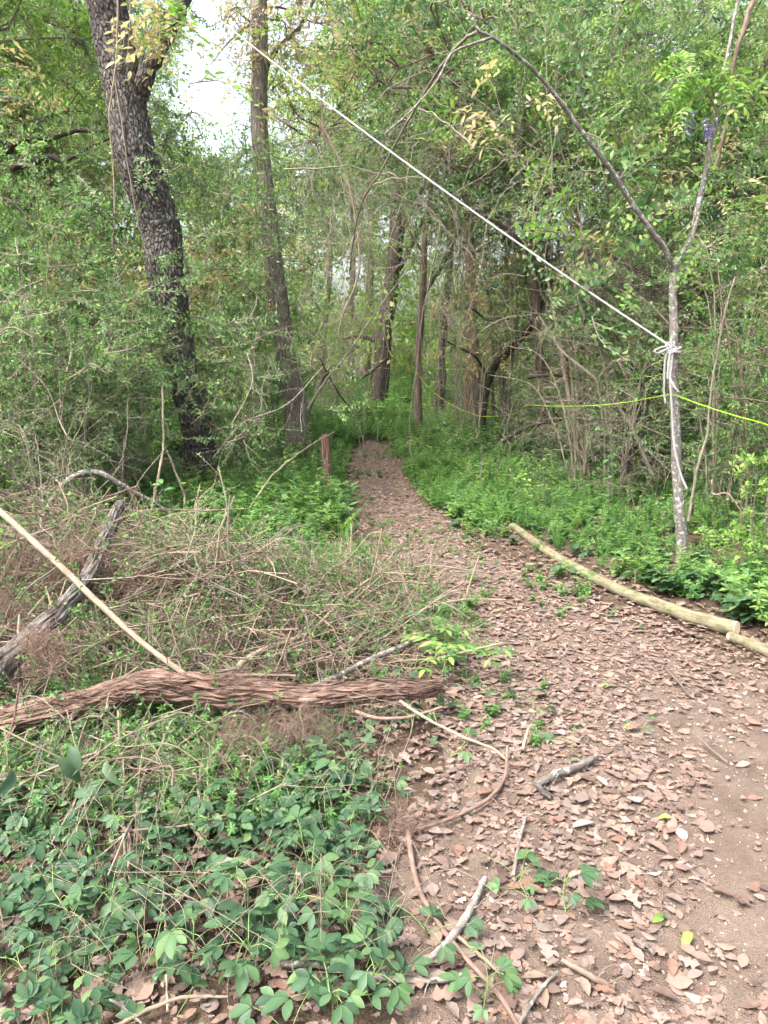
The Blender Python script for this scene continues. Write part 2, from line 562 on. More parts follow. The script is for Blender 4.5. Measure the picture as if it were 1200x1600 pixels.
def palmate(nl, leaflet, spread, rng, sz=1.0):
    """compound leaf: nl leaflets from one point, about 1 unit long each; as a template"""
    mb = MB()
    for i in range(nl):
        a = (i - (nl - 1) / 2) * spread
        d = np.array([math.sin(a), math.cos(a), 0.05 - 0.12 * abs(a)])
        s = (1.0 - 0.16 * abs(a)) * sz * rng.uniform(0.92, 1.08)
        mb.bake(leaflet, [d * 0.06], d, [0.18 * math.sin(a), rng.normal(0, .1), 1], s)
    return tm(np.vstack(mb.v), np.vstack(mb.q))


def dead_leaf(kind, rng):
    if kind < 3:
        return full_leaf([0.5, 0.62, 0.44][kind], [0.08, 0.03, 0.14][kind], [0.1, -0.08, 0.04][kind], 0.5, [0.18, -0.2, 0.3][kind], 0.05, 7)
    v, q = [], []
    steps = 12
    for i in range(steps + 1):
        s = i / steps
        env = math.sin(math.pi * min(1, s ** 0.8 * 0.95 + 0.03)) ** 0.8
        hw = 0.3 * env * (0.78 + 0.34 * math.sin(s * math.pi * 6.2 + kind)) if 0 < i < steps else 0.02
        z = (0.12 if kind == 3 else -0.12) * math.sin(s * 3.2) * 0.6 + rng.normal(0, .012)
        cl = 0.7 if kind == 3 else -0.5
        v += [(-hw, s, z + cl * hw * hw), (0, s, z - 0.03), (hw * rng.uniform(.85, 1.1), s, z + cl * hw * hw * rng.uniform(.3, 1.5))]
    for i in range(steps):
        a = i * 3
        q += [(a, a + 1, a + 4, a + 3), (a + 1, a + 2, a + 5, a + 4)]
    return tm(v, q)


def rdir(n, zmin=-1.0, zmax=1.0):
    z = R.uniform(zmin, zmax, n)
    a = R.uniform(0, 2 * math.pi, n)
    r = np.sqrt(np.maximum(0, 1 - z * z))
    return np.stack([r * np.cos(a), r * np.sin(a), z], 1)


# ------------------------------------------------------------------ scatter of uncountable stuff
def scatter(name, sources, pos, rot, scl, parent=None):
    """one 'stuff' object: a cloud of points that carries small shapes"""
    pos = np.asarray(pos, float).reshape(-1, 3)
    N = len(pos)
    sc_col = bpy.data.collections.new(name + "_shapes")
    for i, me in enumerate(sources):
        so = bpy.data.objects.new("%s_shape_%02d" % (name, i), me)
        sc_col.objects.link(so)
    me = bpy.data.meshes.new(name)
    me.vertices.add(N)
    me.vertices.foreach_set("co", pos.ravel())
    a = me.attributes.new("rot", 'FLOAT_VECTOR', 'POINT')
    a.data.foreach_set("vector", np.asarray(rot, np.float32).ravel())
    a = me.attributes.new("scl", 'FLOAT', 'POINT')
    a.data.foreach_set("value", np.broadcast_to(np.asarray(scl, np.float32), (N,)).copy())
    a = me.attributes.new("idx", 'INT', 'POINT')
    a.data.foreach_set("value", R.integers(0, len(sources), N).astype(np.int32))
    o = link(name, me, parent)
    ng = bpy.data.node_groups.new(name + "_nodes", 'GeometryNodeTree')
    ng.interface.new_socket("Geometry", in_out='INPUT', socket_type='NodeSocketGeometry')
    ng.interface.new_socket("Geometry", in_out='OUTPUT', socket_type='NodeSocketGeometry')
    n, l = ng.nodes, ng.links
    gi, go = n.new("NodeGroupInput"), n.new("NodeGroupOutput")
    ci = n.new("GeometryNodeCollectionInfo")
    ci.inputs["Collection"].default_value = sc_col
    ci.inputs["Separate Children"].default_value = True
    ci.inputs["Reset Children"].default_value = True
    ip = n.new("GeometryNodeInstanceOnPoints")
    ip.inputs["Pick Instance"].default_value = True

    def named(nm, ty):
        x = n.new("GeometryNodeInputNamedAttribute")
        x.data_type = ty
        x.inputs["Name"].default_value = nm
        return x.outputs[0]
    l.new(gi.outputs[0], ip.inputs["Points"])
    l.new(ci.outputs[0], ip.inputs["Instance"])
    l.new(named("idx", 'INT'), ip.inputs["Instance Index"])
    er = n.new("FunctionNodeEulerToRotation")
    l.new(named("rot", 'FLOAT_VECTOR'), er.inputs[0])
    l.new(er.outputs[0], ip.inputs["Rotation"])
    l.new(named("scl", 'FLOAT'), ip.inputs["Scale"])
    l.new(ip.outputs[0], go.inputs[0])
    md = o.modifiers.new("scatter", 'NODES')
    md.node_group = ng
    o["kind"] = "stuff"
    return o


def rot_rand(n, tilt=math.pi):
    if tilt >= math.pi:
        return R.uniform(0, 2 * math.pi, (n, 3))
    return np.stack([R.normal(0, tilt, n), R.normal(0, tilt, n), R.uniform(0, 2 * math.pi, n)], 1)


# ------------------------------------------------------------------ path outline in plan
_rows = [(1750, 520, 1700), (1600, 590, 1500), (1400, 640, 1450), (1200, 690, 1400), (1100, 700, 1310), (1000, 668, 1120), (950, 622, 990), (900, 572, 855),
         (850, 548, 742), (800, 540, 688), (750, 535, 640), (715, 541, 622), (696, 553, 606), (690, 566, 592)]
_py = np.array([G(a[1], a[0])[1] for a in _rows])
_pl = np.array([G(a[1], a[0])[0] for a in _rows])
_pr = np.array([G(a[2], a[0])[0] for a in _rows])


def path_l(y):
    return np.interp(y, _py, _pl)


def path_r(y):
    return np.interp(y, _py, _pr)


def on_path(x, y, grow=0.0):
    return (x > path_l(y) - grow) & (x < path_r(y) + grow) & (y < _py[-1] + grow)


# ------------------------------------------------------------------ ground and path
def graded(lo, hi, core_lo, core_hi, step, outer):
    core = np.arange(core_lo, core_hi + 1e-6, step)
    a = core_lo - (core_lo - lo) * (np.linspace(1, 0, outer, endpoint=False) ** 3)
    b = core_hi + (hi - core_hi) * (np.linspace(0, 1, outer + 1)[1:] ** 3)
    return np.concatenate([a, core, b])


gx = graded(-400, 400, -7, 7, 0.1, 24)
gy = graded(-60, 700, -1, 18, 0.1, 24)
X, Yg = np.meshgrid(gx, gy)
mb = MB()
nx, ny = len(gx), len(gy)
ii = (np.arange(ny - 1)[:, None] * nx + np.arange(nx - 1)[None, :])
mb.add(np.stack([X.ravel(), Yg.ravel(), hgt(X.ravel(), Yg.ravel())], 1), np.stack([ii, ii + 1, ii + 1 + nx, ii + nx], -1).reshape(-1, 4))
ground = mb.build("ground", M['soil'])
tag(ground, "brown leaf-mould woodland soil under plants and brush", None, None, "structure")

mb = MB()
ys = np.arange(0.55, _py[-1] + 0.25, 0.08)
nu = 28
rows = []
for y in ys:
    wob = 0.1 * math.sin(y * 2.1) + 0.07 * math.sin(y * 5.3 + 1)
    L, Rr = path_l(y) + wob, path_r(y) + 0.06 * math.sin(y * 3.7 + 2)
    t = max(0, (y - _py[-1] + 0.6) / 0.85)
    c = (L + Rr) / 2
    L, Rr = L + (c - L) * min(1, t) ** 2, Rr + (c - Rr) * min(1, t) ** 2
    xs = np.linspace(L, Rr, nu)
    rows.append(np.stack([xs, np.full(nu, y), hgt(xs, np.full(nu, y)) + 0.013 - 0.02 * (np.abs(np.linspace(-1, 1, nu)) ** 12)], 1))
v = np.vstack(rows)
ii = (np.arange(len(ys) - 1)[:, None] * nu + np.arange(nu - 1)[None, :])
mb.add(v, np.stack([ii, ii + 1, ii + 1 + nu, ii + nu], -1).reshape(-1, 4))
path = mb.build("path", M['dirt'])
tag(path, "bare earth footpath strewn with fallen brown leaves", None, None, "structure")

# dead leaves: the largest 300 one by one, the rest as litter
dl_t = [dead_leaf(k, np.random.default_rng(k)) for k in range(5)]
dl_me = []
for k, t in enumerate(dl_t):
    for s in range(2):
        mb = MB()
        mb.add(t[0] * [1, 1, 1 if s == 0 else -1] - [0, 0.5, 0], t[1], None, 0.37 * s + 0.13 * k)
        # leaf stalk
        mb.tube(np.array([[0, -0.5, t[0][1][2]], [0.03, -0.62, 0.02], [0.05, -0.72, 0.05]]), [0.012, 0.01, 0.006], 3, cap=False, tone=0.1)
        dl_me.append(mb.mesh("leaf", M['dead']))


def litter_density(x, y):
    """share of leaves kept: thin on the trodden earth at the right, thick elsewhere"""
    px, py = project(np.stack([x, y, hgt(x, y)], -1))
    d = np.ones_like(x)
    bare = np.exp(-(((px - 1225) / 175) ** 2 + ((py - 1330) / 290) ** 2) ** 1.3)
    bare = np.maximum(bare, 0.7 * np.exp(-(((px - 1070) / 120) ** 2 + ((py - 1140) / 60) ** 2)))
    bare = np.maximum(bare, 0.35 * np.exp(-(((px - 900) / 120) ** 2 + ((py - 1010) / 50) ** 2)))
    return d * (1 - 0.93 * np.clip(bare * 1.25, 0, 1))


n = 42000
yy = R.uniform(1.0, 1.0 + 13.6, n * 5)
xx = R.uniform(-2.6, 3.4, n * 5)
_nz = vnoise(np.stack([xx * 1.8, yy * 1.2, xx * 0 + 9], 1))
inside = on_path(xx, yy, -0.2 + .45 * 1.0 * 0.5) & on_path(xx + (_nz - .5) * .9, yy, 0.1)
pxs, pys = project(np.stack([xx, yy, np.zeros_like(xx)], 1))
leftpatch = (xx > -1.6) & (xx < path_l(yy)) & (yy < 2.9)
keepp = np.where(inside, litter_density(xx, yy), np.where(leftpatch, 0.5, np.where((yy < 7) & (xx > path_l(yy) - 0.4) & (xx < path_r(yy) + 0.5), 0.45, 0.035)))
keepp = keepp * np.clip(1.15 - 0.055 * yy, 0.35, 1)
keepp = keepp * np.clip(0.45 + 1.5 * (vnoise(np.stack([xx * 2.3, yy * 2.3, xx * 0 + 3], 1)) * .6 + vnoise(np.stack([xx * 6, yy * 6, xx * 0 + 5], 1)) * .4), 0.7, 1)
k = R.random(len(xx)) < keepp * np.where(yy < 5, 1.0, .7)
xx, yy = xx[k], yy[k]
edge = R.random(len(xx))
zz = hgt(xx, yy) + 0.016 + R.random(len(xx)) ** 2 * 0.014
sz = np.where(R.random(len(xx)) < .38, R.uniform(.008, .024, len(xx)), np.clip(R.lognormal(math.log(0.036), 0.38, len(xx)), 0.014, 0.078))
tilt = R.normal(0, 0.11, (len(xx), 2))
pxs, pys = project(np.stack([xx, yy, zz], 1))
vis = (pxs > 10) & (pxs < 1190) & (pys < 1580) & (pys > 700) & (xx > path_l(yy))
score = np.where(vis, sz / yy * (1 + 4 * (zz - hgt(xx, yy))), 0)
big = np.argsort(-score)[:300]
mask = np.zeros(len(xx), bool)
mask[big] = True
for i in big:
    o = bpy.data.objects.new("leaf", dl_me[int(R.integers(0, len(dl_me)))])
    col.objects.link(o)
    o.parent = path
    o.location = (xx[i], yy[i], zz[i] + 0.004)
    o.rotation_euler = (tilt[i, 0], tilt[i, 1], R.uniform(0, 6.28))
    o.scale = (sz[i],) * 3
r = ~mask
scatter("leaf_litter", dl_me, np.stack([xx[r], yy[r], zz[r]], 1), np.stack([tilt[r, 0], tilt[r, 1], R.uniform(0, 6.28, r.sum())], 1), sz[r], path)

# grit and crumbs on the trodden earth
mb_list = []
for k in range(4):
    mb = MB()
    v = norm(np.array([[1, 0, 0], [-1, 0.2, 0], [0, 1, 0.1], [0.1, -1, 0], [0, 0, 0.7], [0, 0.1, -0.7]]) + R.normal(0, .25, (6, 3))) * [0.5, 0.5, 0.3]
    mb.add(v, None, [(0, 2, 4), (2, 1, 4), (1, 3, 4), (3, 0, 4), (2, 0, 5), (1, 2, 5), (3, 1, 5), (0, 3, 5)], R.random())
    mb_list.append(mb.mesh("grit", M['grit'], False))
n = 9000
yy = R.uniform(1.0, 6.0, n)
xx = R.uniform(-0.3, 3.2, n)
k = on_path(xx, yy, 0)
xx, yy = xx[k], yy[k]
scatter("grit", mb_list, np.stack([xx, yy, hgt(xx, yy) + 0.014], 1), rot_rand(len(xx)), np.clip(R.lognormal(math.log(0.006), 0.5, len(xx)), 0.003, 0.02), path)

# ------------------------------------------------------------------ trees
def px_r(w, Y, py=800):
    """half of a width in photo pixels at distance Y, in metres"""
    return 0.5 * w / FPX * Y / (CT - (py - 800.0) / FPX * ST)


def trunk_mesh(mb, pts, sides=20, rough=0.06, rs=9.0, n=60, seed=0.0, flare=0.0, cap=True, lobes=None, stretch=0.35):
    """pts: (px, py, Y, width_px)"""
    p = spl([P(a, b, c) for a, b, c, w in pts], n)
    rr = np.interp(np.linspace(0, 1, n), np.linspace(0, 1, len(pts)), [px_r(w, c, b) for a, b, c, w in pts])
    if flare:
        s = np.linspace(0, 1, n)
        rr = rr * (1 + flare * np.exp(-s * 28))
    mb.tube(p, rr, sides, rough, rs, cap, seed=seed, lobes=lobes, stretch=stretch)
    return p, rr


def plates(seed):
    def f(ang, s):
        q = np.stack(np.broadcast_arrays(np.cos(ang) * 3.2 + seed, np.sin(ang) * 3.2, s * 9.0), -1).reshape(-1, 3)
        a = np.abs(vnoise(q) - 0.5) * 2
        b = np.abs(vnoise(q * 2.1 + 9) - 0.5) * 2
        h = np.clip(np.minimum(a, b * 1.2) * 3.5, 0, 1)
        return (1 + 0.075 * (h - 0.6)).reshape(np.broadcast(ang, s).shape)
    return f


# crown prototypes: limbs and leaf sprays in an uneven volume
def crown_mesh(seed, rad, n_limb, leaves, leaf_len, leaf_m, wood_m, tmpl=LQ, droop=0.25, flat=0.75):
    rg = np.random.default_rng(seed)
    mb = MB()
    tips = []
    for i in range(n_limb):
        a = rg.uniform(0, 6.28)
        el = rg.uniform(-0.15, 1.2)
        L = rad * rg.uniform(0.6, 1.05)
        d = np.array([math.cos(a) * math.cos(el), math.sin(a) * math.cos(el), math.sin(el) * flat])
        z0 = rg.uniform(-0.55, 0.25) * rad
        p0 = np.array([0, 0, z0])
        pts = spl([p0, p0 + d * L * .35 + rg.normal(0, .08, 3) * L, p0 + d * L * .7 + rg.normal(0, .12, 3) * L, p0 + d * L + np.array([0, 0, -droop * L * rg.uniform(0, 1)])], 12)
        mb.tube(pts, np.linspace(0.02 * rad * rg.uniform(.5, 1), 0.004 * rad, 12), 5, cap=False, mi=1)
        for j in range(9):
            s = rg.integers(3, 12)
            q0 = pts[s]
            dd = norm(rg.normal(0, 1, 3) + d * 0.8 + [0, 0, -0.1])
            l2 = L * rg.uniform(0.15, 0.42)
            q = spl([q0, q0 + dd * l2 * .5 + [0, 0, .04 * l2], q0 + dd * l2 + [0, 0, -droop * l2]], 7)
            mb.tube(q, np.linspace(0.006 * rad, 0.0018 * rad, 7), 4, cap=False, mi=1)
            for m in range(4):
                tips.append((q[rg.integers(2, 7)], norm(dd + rg.normal(0, .7, 3)), l2 * rg.uniform(.35, .9)))
    per = max(1, leaves // len(tips))
    pos, dr = [], []
    for (b, d, l3) in tips:
        t = rg.uniform(0, 1, per)
        pos.append(b + d * (t * l3)[:, None] + rg.normal(0, .045, (per, 3)) * rad * 0.5 + np.stack([0 * t, 0 * t, -droop * l3 * t * t], 1))
        dr.append(d + rg.normal(0, .8, (per, 3)) + [0, 0, -0.35])
        mb.tube(spl([b, b + d * l3 * 0.9 + [0, 0, -droop * l3 * .7]], 4), [0.0016 * rad, 0.0006 * rad], 3, cap=False, mi=1)
    pos, dr = np.vstack(pos), np.vstack(dr)
    N = len(pos)
    nr = rg.normal(0, .55, (N, 3)) + [0, 0, 1.0]
    tone = np.clip(np.repeat(rg.random(len(tips)), per) * 0.5 + rg.random(N) * 0.5, 0, 1)
    mb.bake(tmpl, pos, dr, nr, leaf_len * rg.uniform(.6, 1.25, N), tone)
    return mb.mesh("crown", [M[leaf_m], M[wood_m]])


CROWN = {
    'far1': crown_mesh(1, 3.2, 26, 9000, 0.13, 'far', 'twig'),
    'far2': crown_mesh(2, 3.0, 24, 9000, 0.12, 'far', 'brownbark', LQN, 0.45),
    'dark': crown_mesh(3, 2.6, 26, 5500, 0.08, 'dark_leaf', 'brownbark'),
    'mid': crown_mesh(4, 2.0, 26, 11000, 0.055, 'privet', 'brownbark'),
    'bright': crown_mesh(5, 2.2, 22, 9000, 0.095, 'bright', 'twig', LQN, 0.5),
    'yellow': crown_mesh(6, 1.6, 18, 4200, 0.085, 'yellow', 'twig', LQN, 0.6),
    'sparse': crown_mesh(7, 2.4, 24, 3200, 0.06, 'privet', 'twig'),
}


def put_crown(parent, kind, loc, scale=1.0, rz=None):
    o = link("crown", CROWN[kind], parent)
    o.location = Vector(loc) - parent.location
    o.scale = (scale,) * 3
    o.rotation_euler = (R.normal(0, .12), R.normal(0, .12), R.uniform(0, 6.28) if rz is None else rz)
    return o


def tree(name, label, pts, mat, limbs=(), crowns=(), cat="tree", group=None, sides=20, rough=0.07, flare=0.5, n=60, seed=0.0, lobes=None):
    b = P(*pts[0][:3])
    root = thing(name, label, cat, (b[0], b[1], float(hgt(b[0], b[1]))), group)
    off = np.array(root.location)
    mb = MB()
    p = spl([P(a, bb, c) for a, bb, c, w in pts], n)
    p[0, 2] = min(p[0, 2], float(hgt(b[0], b[1])) - 0.06)
    rr = np.interp(np.linspace(0, 1, n), np.linspace(0, 1, len(pts)), [px_r(w, c, bb) for a, bb, c, w in pts])
    rr = rr * (1 + flare * np.exp(-np.linspace(0, 1, n) * 26))
    p = p + np.stack([vnoise(np.stack([np.linspace(0, 9, n) + seed * 3, np.full(n, 2.0 + k), np.zeros(n)], 1)) - .5 for k in range(3)], 1) * rr[:, None] * 0.5
    mb.tube(p - off, rr, sides, rough, 9.0, True, seed=seed, lobes=lobes)
    mb.build("trunk", M[mat], root)
    for lb in limbs:
        mb = MB()
        q = spl([P(a, bb, c) for a, bb, c, w in lb], 28)
        r2 = np.interp(np.linspace(0, 1, 28), np.linspace(0, 1, len(lb)), [px_r(w, c, bb) for a, bb, c, w in lb])
        q = q + R.normal(0, 1, (28, 3)) * r2[:, None] * 0.12
        mb.tube(q - off, r2, max(7, sides // 2), rough, 12.0, True, seed=seed + 3)
        mb.build("limb", M[mat], root)
    for (kind, px, py, Y, s) in crowns:
        put_crown(root, kind, P(px, py, Y), s)
    return root


tree("scaly_bark_tree", "thick leaning tree with scaly dark bark, the widest trunk in view, forking near its top",
     [(316, 792, 7.75, 54), (308, 700, 7.7, 48), (292, 600, 7.6, 48), (274, 500, 7.6, 52), (257, 410, 7.6, 57), (240, 340, 7.6, 61), (213, 240, 7.6, 63), (192, 130, 7.6, 60), (168, 0, 7.6, 60), (150, -130, 7.6, 56), (128, -330, 7.7, 46), (110, -560, 7.8, 30)],
     'cherry', [[(216, 150, 7.6, 30), (232, 105, 7.6, 27), (252, 70, 7.6, 25), (275, 25, 7.6, 25), (300, -30, 7.7, 23), (330, -150, 7.8, 18), (340, -300, 8.0, 10)]],
     [('sparse', 120, -520, 8.0, 1.0)], "tree", None, 72, 0.03, 0.35, 330, 1.0, plates(3.0))

tree("grey_bark_tree", "straight grey-brown tree standing beside the short red post",
     [(467, 716, 11.2, 40), (463, 660, 11.2, 36), (456, 610, 11.2, 33), (447, 550, 11.2, 32), (440, 500, 11.2, 31), (431, 430, 11.2, 30), (424, 370, 11.2, 29), (414, 280, 11.2, 27), (408, 200, 11.2, 26), (405, 100, 11.2, 25), (403, 0, 11.2, 24), (400, -160, 11.2, 24), (396, -340, 11.2, 14)],
     'oak', [[(406, 130, 11.2, 10), (430, 80, 11.3, 8), (470, 40, 11.5, 6), (500, -20, 11.6, 4)]], [('yellow', 408, -40, 11.3, 0.75)], "tree", None, 40, 0.05, 0.12, 150, 2.0, plates(8.0))

tree("dark_crooked_tree", "dark crooked trunk rising from the weeds where the path ends",
     [(589, 648, 19.0, 28), (595, 600, 19.0, 25), (600, 540, 19.0, 25), (606, 490, 19.0, 25), (611, 430, 19.0, 23), (620, 350, 19.0, 24), (626, 250, 19.0, 22), (622, 120, 19.0, 18), (618, -40, 19, 12)],
     'darkbark', [[(592, 535, 19, 8), (575, 528, 19, 6), (556, 526, 18.8, 5), (535, 530, 18.6, 3)], [(612, 440, 19, 9), (640, 390, 19, 7), (665, 330, 19, 5), (690, 250, 19, 4)]],
     [('dark', 640, 60, 19.2, 1.0), ('far1', 560, -60, 20, 0.9)], "tree", None, 28, 0.1, 0.4, 90, 3.0, plates(5.0))

tree("slender_forked_tree", "slender upright dark sapling forking high, at the right edge where the path narrows",
     [(652, 684, 13.4, 16), (652, 640, 13.4, 13), (653, 580, 13.4, 12), (656, 520, 13.4, 12), (660, 460, 13.4, 11), (664, 400, 13.4, 9), (668, 330, 13.4, 8), (680, 240, 13.3, 7), (688, 140, 13.3, 5)],
     'brownbark', [[(660, 462, 13.4, 9), (675, 437, 13.4, 9), (690, 415, 13.4, 8), (712, 372, 13.3, 6), (745, 320, 13.2, 5), (790, 270, 13, 3)], [(664, 400, 13.4, 5), (640, 360, 13.4, 4), (615, 300, 13.5, 3), (600, 220, 13.6, 2)]],
     [('mid', 690, 120, 13.6, 0.85)], "tree", None, 16, 0.05, 0.4, 60, 4.0)

tree("bent_tree", "low trunk bending steeply rightwards beside the small grey stone",
     [(751, 674, 12.3, 15), (755, 640, 12.3, 13), (762, 600, 12.3, 12), (782, 562, 12.2, 12), (812, 528, 12.0, 12), (836, 500, 11.8, 11), (850, 440, 11.7, 10), (858, 360, 11.6, 8), (872, 270, 11.5, 6)],
     'darkbark', [[(764, 595, 12.3, 5), (745, 560, 12.2, 4), (720, 545, 12.1, 3), (690, 530, 12, 2)], [(836, 500, 11.8, 6), (800, 490, 11.6, 5), (765, 500, 11.4, 4), (735, 482, 11.2, 3), (705, 485, 11.1, 2)]],
     [('dark', 890, 180, 12.0, 0.62)], "tree", None, 16, 0.08, 0.3, 60, 5.0)

tree("vine_draped_tree", "brown trunk draped with hanging dry vines, right of the bent trunk",
     [(853, 660, 10.8, 18), (850, 610, 10.8, 15), (844, 560, 10.8, 15), (838, 500, 10.8, 15), (833, 440, 10.8, 14), (828, 360, 10.8, 13), (822, 270, 10.8, 12), (812, 150, 10.8, 10), (806, 10, 10.8, 7)],
     'brownbark', [[(830, 400, 10.8, 8), (800, 365, 10.7, 7), (770, 345, 10.6, 5), (730, 330, 10.5, 3)], [(826, 340, 10.8, 8), (855, 300, 10.8, 6), (890, 280, 10.7, 4), (940, 270, 10.6, 3)]],
     [('dark', 790, 90, 11.2, 0.95), ('sparse', 760, 230, 10.6, 0.65)], "tree", None, 16, 0.1, 0.3, 70, 6.0)

tree("leaning_dark_tree", "dark trunk leaning rightwards behind the rope tree",
     [(975, 690, 8.6, 20), (1000, 640, 8.6, 19), (1022, 590, 8.7, 18), (1050, 535, 8.8, 18), (1080, 480, 8.9, 17), (1100, 435, 9.0, 16), (1125, 370, 9.0, 14), (1150, 290, 9.2, 12), (1170, 160, 9.4, 8)],
     'darkbark', [[(1010, 615, 8.6, 7), (985, 570, 8.5, 6), (960, 520, 8.4, 4), (920, 480, 8.3, 3)], [(1080, 480, 8.9, 8), (1040, 440, 8.9, 7), (990, 420, 8.9, 6), (950, 395, 8.8, 4)]],
     [('mid', 1160, 200, 9.4, 0.8), ('sparse', 1090, 430, 9.2, 0.5)], "tree", None, 16, 0.1, 0.3, 70, 7.0)

_t8 = tree("rope_tree", "slim pale-speckled tree with white rope tied round it, forking into two long limbs",
           [(1066, 886, 5.35, 18), (1064, 830, 5.35, 17), (1061, 760, 5.35, 16), (1057, 690, 5.35, 15), (1054, 620, 5.35, 14), (1052, 550, 5.35, 13.5), (1052, 480, 5.35, 13), (1052, 415, 5.35, 12)],
           'smooth', [[(1053, 425, 5.35, 10), (1040, 392, 5.3, 9), (1018, 362, 5.25, 9), (985, 312, 5.2, 8.5), (950, 258, 5.15, 8), (915, 214, 5.1, 7.5), (880, 166, 5.05, 7), (850, 127, 5.0, 6), (815, 92, 4.95, 6), (770, 58, 4.9, 5), (745, 45, 4.9, 4), (738, 10, 4.9, 3), (720, -40, 4.9, 2)],
                      [(1052, 425, 5.35, 11), (1064, 402, 5.4, 10), (1082, 365, 5.45, 9), (1093, 310, 5.5, 8), (1104, 262, 5.5, 8), (1112, 215, 5.5, 7), (1120, 150, 5.6, 6), (1140, 70, 5.7, 5), (1160, -40, 5.8, 4)],
                      [(770, 58, 4.9, 4), (735, 70, 4.85, 4), (705, 85, 4.8, 3), (680, 130, 4.8, 3), (640, 175, 4.75, 2), (600, 210, 4.7, 2)]],
           [], "tree", None, 18, 0.05, 0.35, 80, 8.0)

tree("reddish_vine_trunk", "distant reddish trunk hung with pale straight vines, behind the slender forked sapling",
     [(742, 600, 16.0, 22), (740, 540, 16.0, 20), (737, 470, 16.0, 19), (734, 400, 16.0, 18), (730, 300, 16.0, 17), (726, 180, 16.0, 18), (722, 40, 16, 12)],
     'post', [], [('dark', 740, 120, 16.5, 1.0), ('far2', 700, -40, 17, 0.9)], "tree", None, 20, 0.12, 0.3, 60, 9.0)
tree("thin_black_tree", "thin blackish trunk between the slender sapling and the reddish vine trunk",
     [(688, 610, 17.0, 15), (690, 560, 17.0, 13), (694, 500, 17.0, 12), (700, 430, 17.0, 12), (704, 330, 17.0, 10), (712, 200, 17, 8)],
     'darkbark', [], [('far1', 720, 130, 17.5, 0.7)], "tree", None, 14, 0.08, 0.3, 50, 10.0)
tree("slanting_background_tree", "dark stem slanting downwards through the leafy thicket, left of the scaly-bark tree",
     [(172, 640, 9.6, 17), (160, 560, 9.6, 16), (140, 478, 9.6, 15), (112, 400, 9.6, 14), (80, 330, 9.6, 13), (40, 265, 9.6, 11), (-20, 190, 9.6, 9)],
     'darkbark', [[(70, 315, 9.6, 8), (40, 330, 9.5, 6), (10, 318, 9.4, 5), (-30, 330, 9.3, 3)]], [('mid', -40, 170, 9.8, 0.7)], "tree", None, 14, 0.08, 0.3, 60, 11.0)
tree("low_limbed_tree", "dark tree at the picture's edge sending two crooked limbs toward the scaly trunk",
     [(-150, 720, 8.4, 40), (-150, 560, 8.4, 36), (-140, 400, 8.4, 34), (-110, 300, 8.4, 30), (-80, 200, 8.4, 24), (-70, 60, 8.5, 18), (-60, -120, 8.6, 12)],
     'darkbark', [[(-110, 300, 8.4, 22), (-50, 275, 8.3, 16), (0, 263, 8.2, 14), (40, 256, 8.2, 12), (75, 244, 8.2, 10), (100, 252, 8.2, 7), (130, 235, 8.2, 5), (180, 212, 8.2, 3)],
                  [(-90, 250, 8.4, 20), (-40, 245, 8.5, 15), (0, 240, 8.5, 13), (35, 218, 8.5, 12), (80, 214, 8.5, 11), (120, 203, 8.5, 8), (160, 205, 8.5, 5), (210, 190, 8.5, 3)],
                  [(-70, 330, 8.2, 9), (0, 310, 8.0, 7), (45, 340, 7.9, 5), (75, 375, 7.8, 4)]],
     [('bright', -40, -40, 8.8, 0.7), ('mid', -150, 150, 8.6, 0.7)], "tree", None, 20, 0.08, 0.3, 60, 12.0)

# further trees that close the view, each with its own trunk and crown
_far = [
    (30, 470, 22, 12, 'oak', [('far1', 40, 60, 1.0)], "grey trunk far behind the leafy thicket at the picture's edge"),
    (205, 470, 26, 11, 'oak', [('far2', 160, 150, 1.1)], "thin grey trunk far off, just left of the scaly-bark tree"),
    (350, 520, 21, 9, 'brownbark', [('far1', 330, 330, 0.62)], "thin brown tree with low pale crown between the scaly and grey-bark trees"),
    (500, 505, 24, 10, 'twig', [('far2', 500, 225, 0.9)], "pale thin trunk just right of the grey-bark tree, its crown against white sky"),
    (548, 500, 29, 10, 'oak', [('far1', 540, 180, 1.1)], "greyish far trunk left of the dark crooked tree"),
    (575, 530, 34, 9, 'brownbark', [('far2', 590, 210, 1.3)], "farthest thin brown trunk glimpsed left of the dark crooked tree"),
    (780, 520, 21, 11, 'twig', [('far1', 790, 150, 0.9)], "pale thin trunk behind the low bending trunk"),
    (905, 560, 19, 9, 'oak', [('far2', 920, 200, 0.8)], "grey thin trunk behind the leaning dry stems"),
    (955, 560, 17, 14, 'oak', [('far1', 970, 60, 0.9)], "upright grey trunk left of the leaning dark tree"),
    (1000, 520, 24, 10, 'brownbark', [('far2', 1010, 190, 1.0)], "brown far trunk behind the rope knot"),
    (1145, 560, 18, 13, 'oak', [('far1', 1130, 240, 0.8)], "grey trunk behind the wisteria limb"),
    (1185, 540, 22, 12, 'brownbark', [('far2', 1200, 110, 1.0)], "brown trunk at the picture's right edge behind dense leaves"),
    (100, 520, 18, 11, 'twig', [('bright', 90, 200, 0.9)], "pale trunk with yellow-green crown behind the slanting stem"),
    (-140, 500, 20, 14, 'oak', [('far1', -120, 100, 1.0)], "grey trunk out past the left edge behind the low-limbed tree"),
    (1330, 560, 17, 14, 'oak', [('far1', 1320, 60, 1.0)], "grey trunk out past the right edge beyond the cut log"),
]
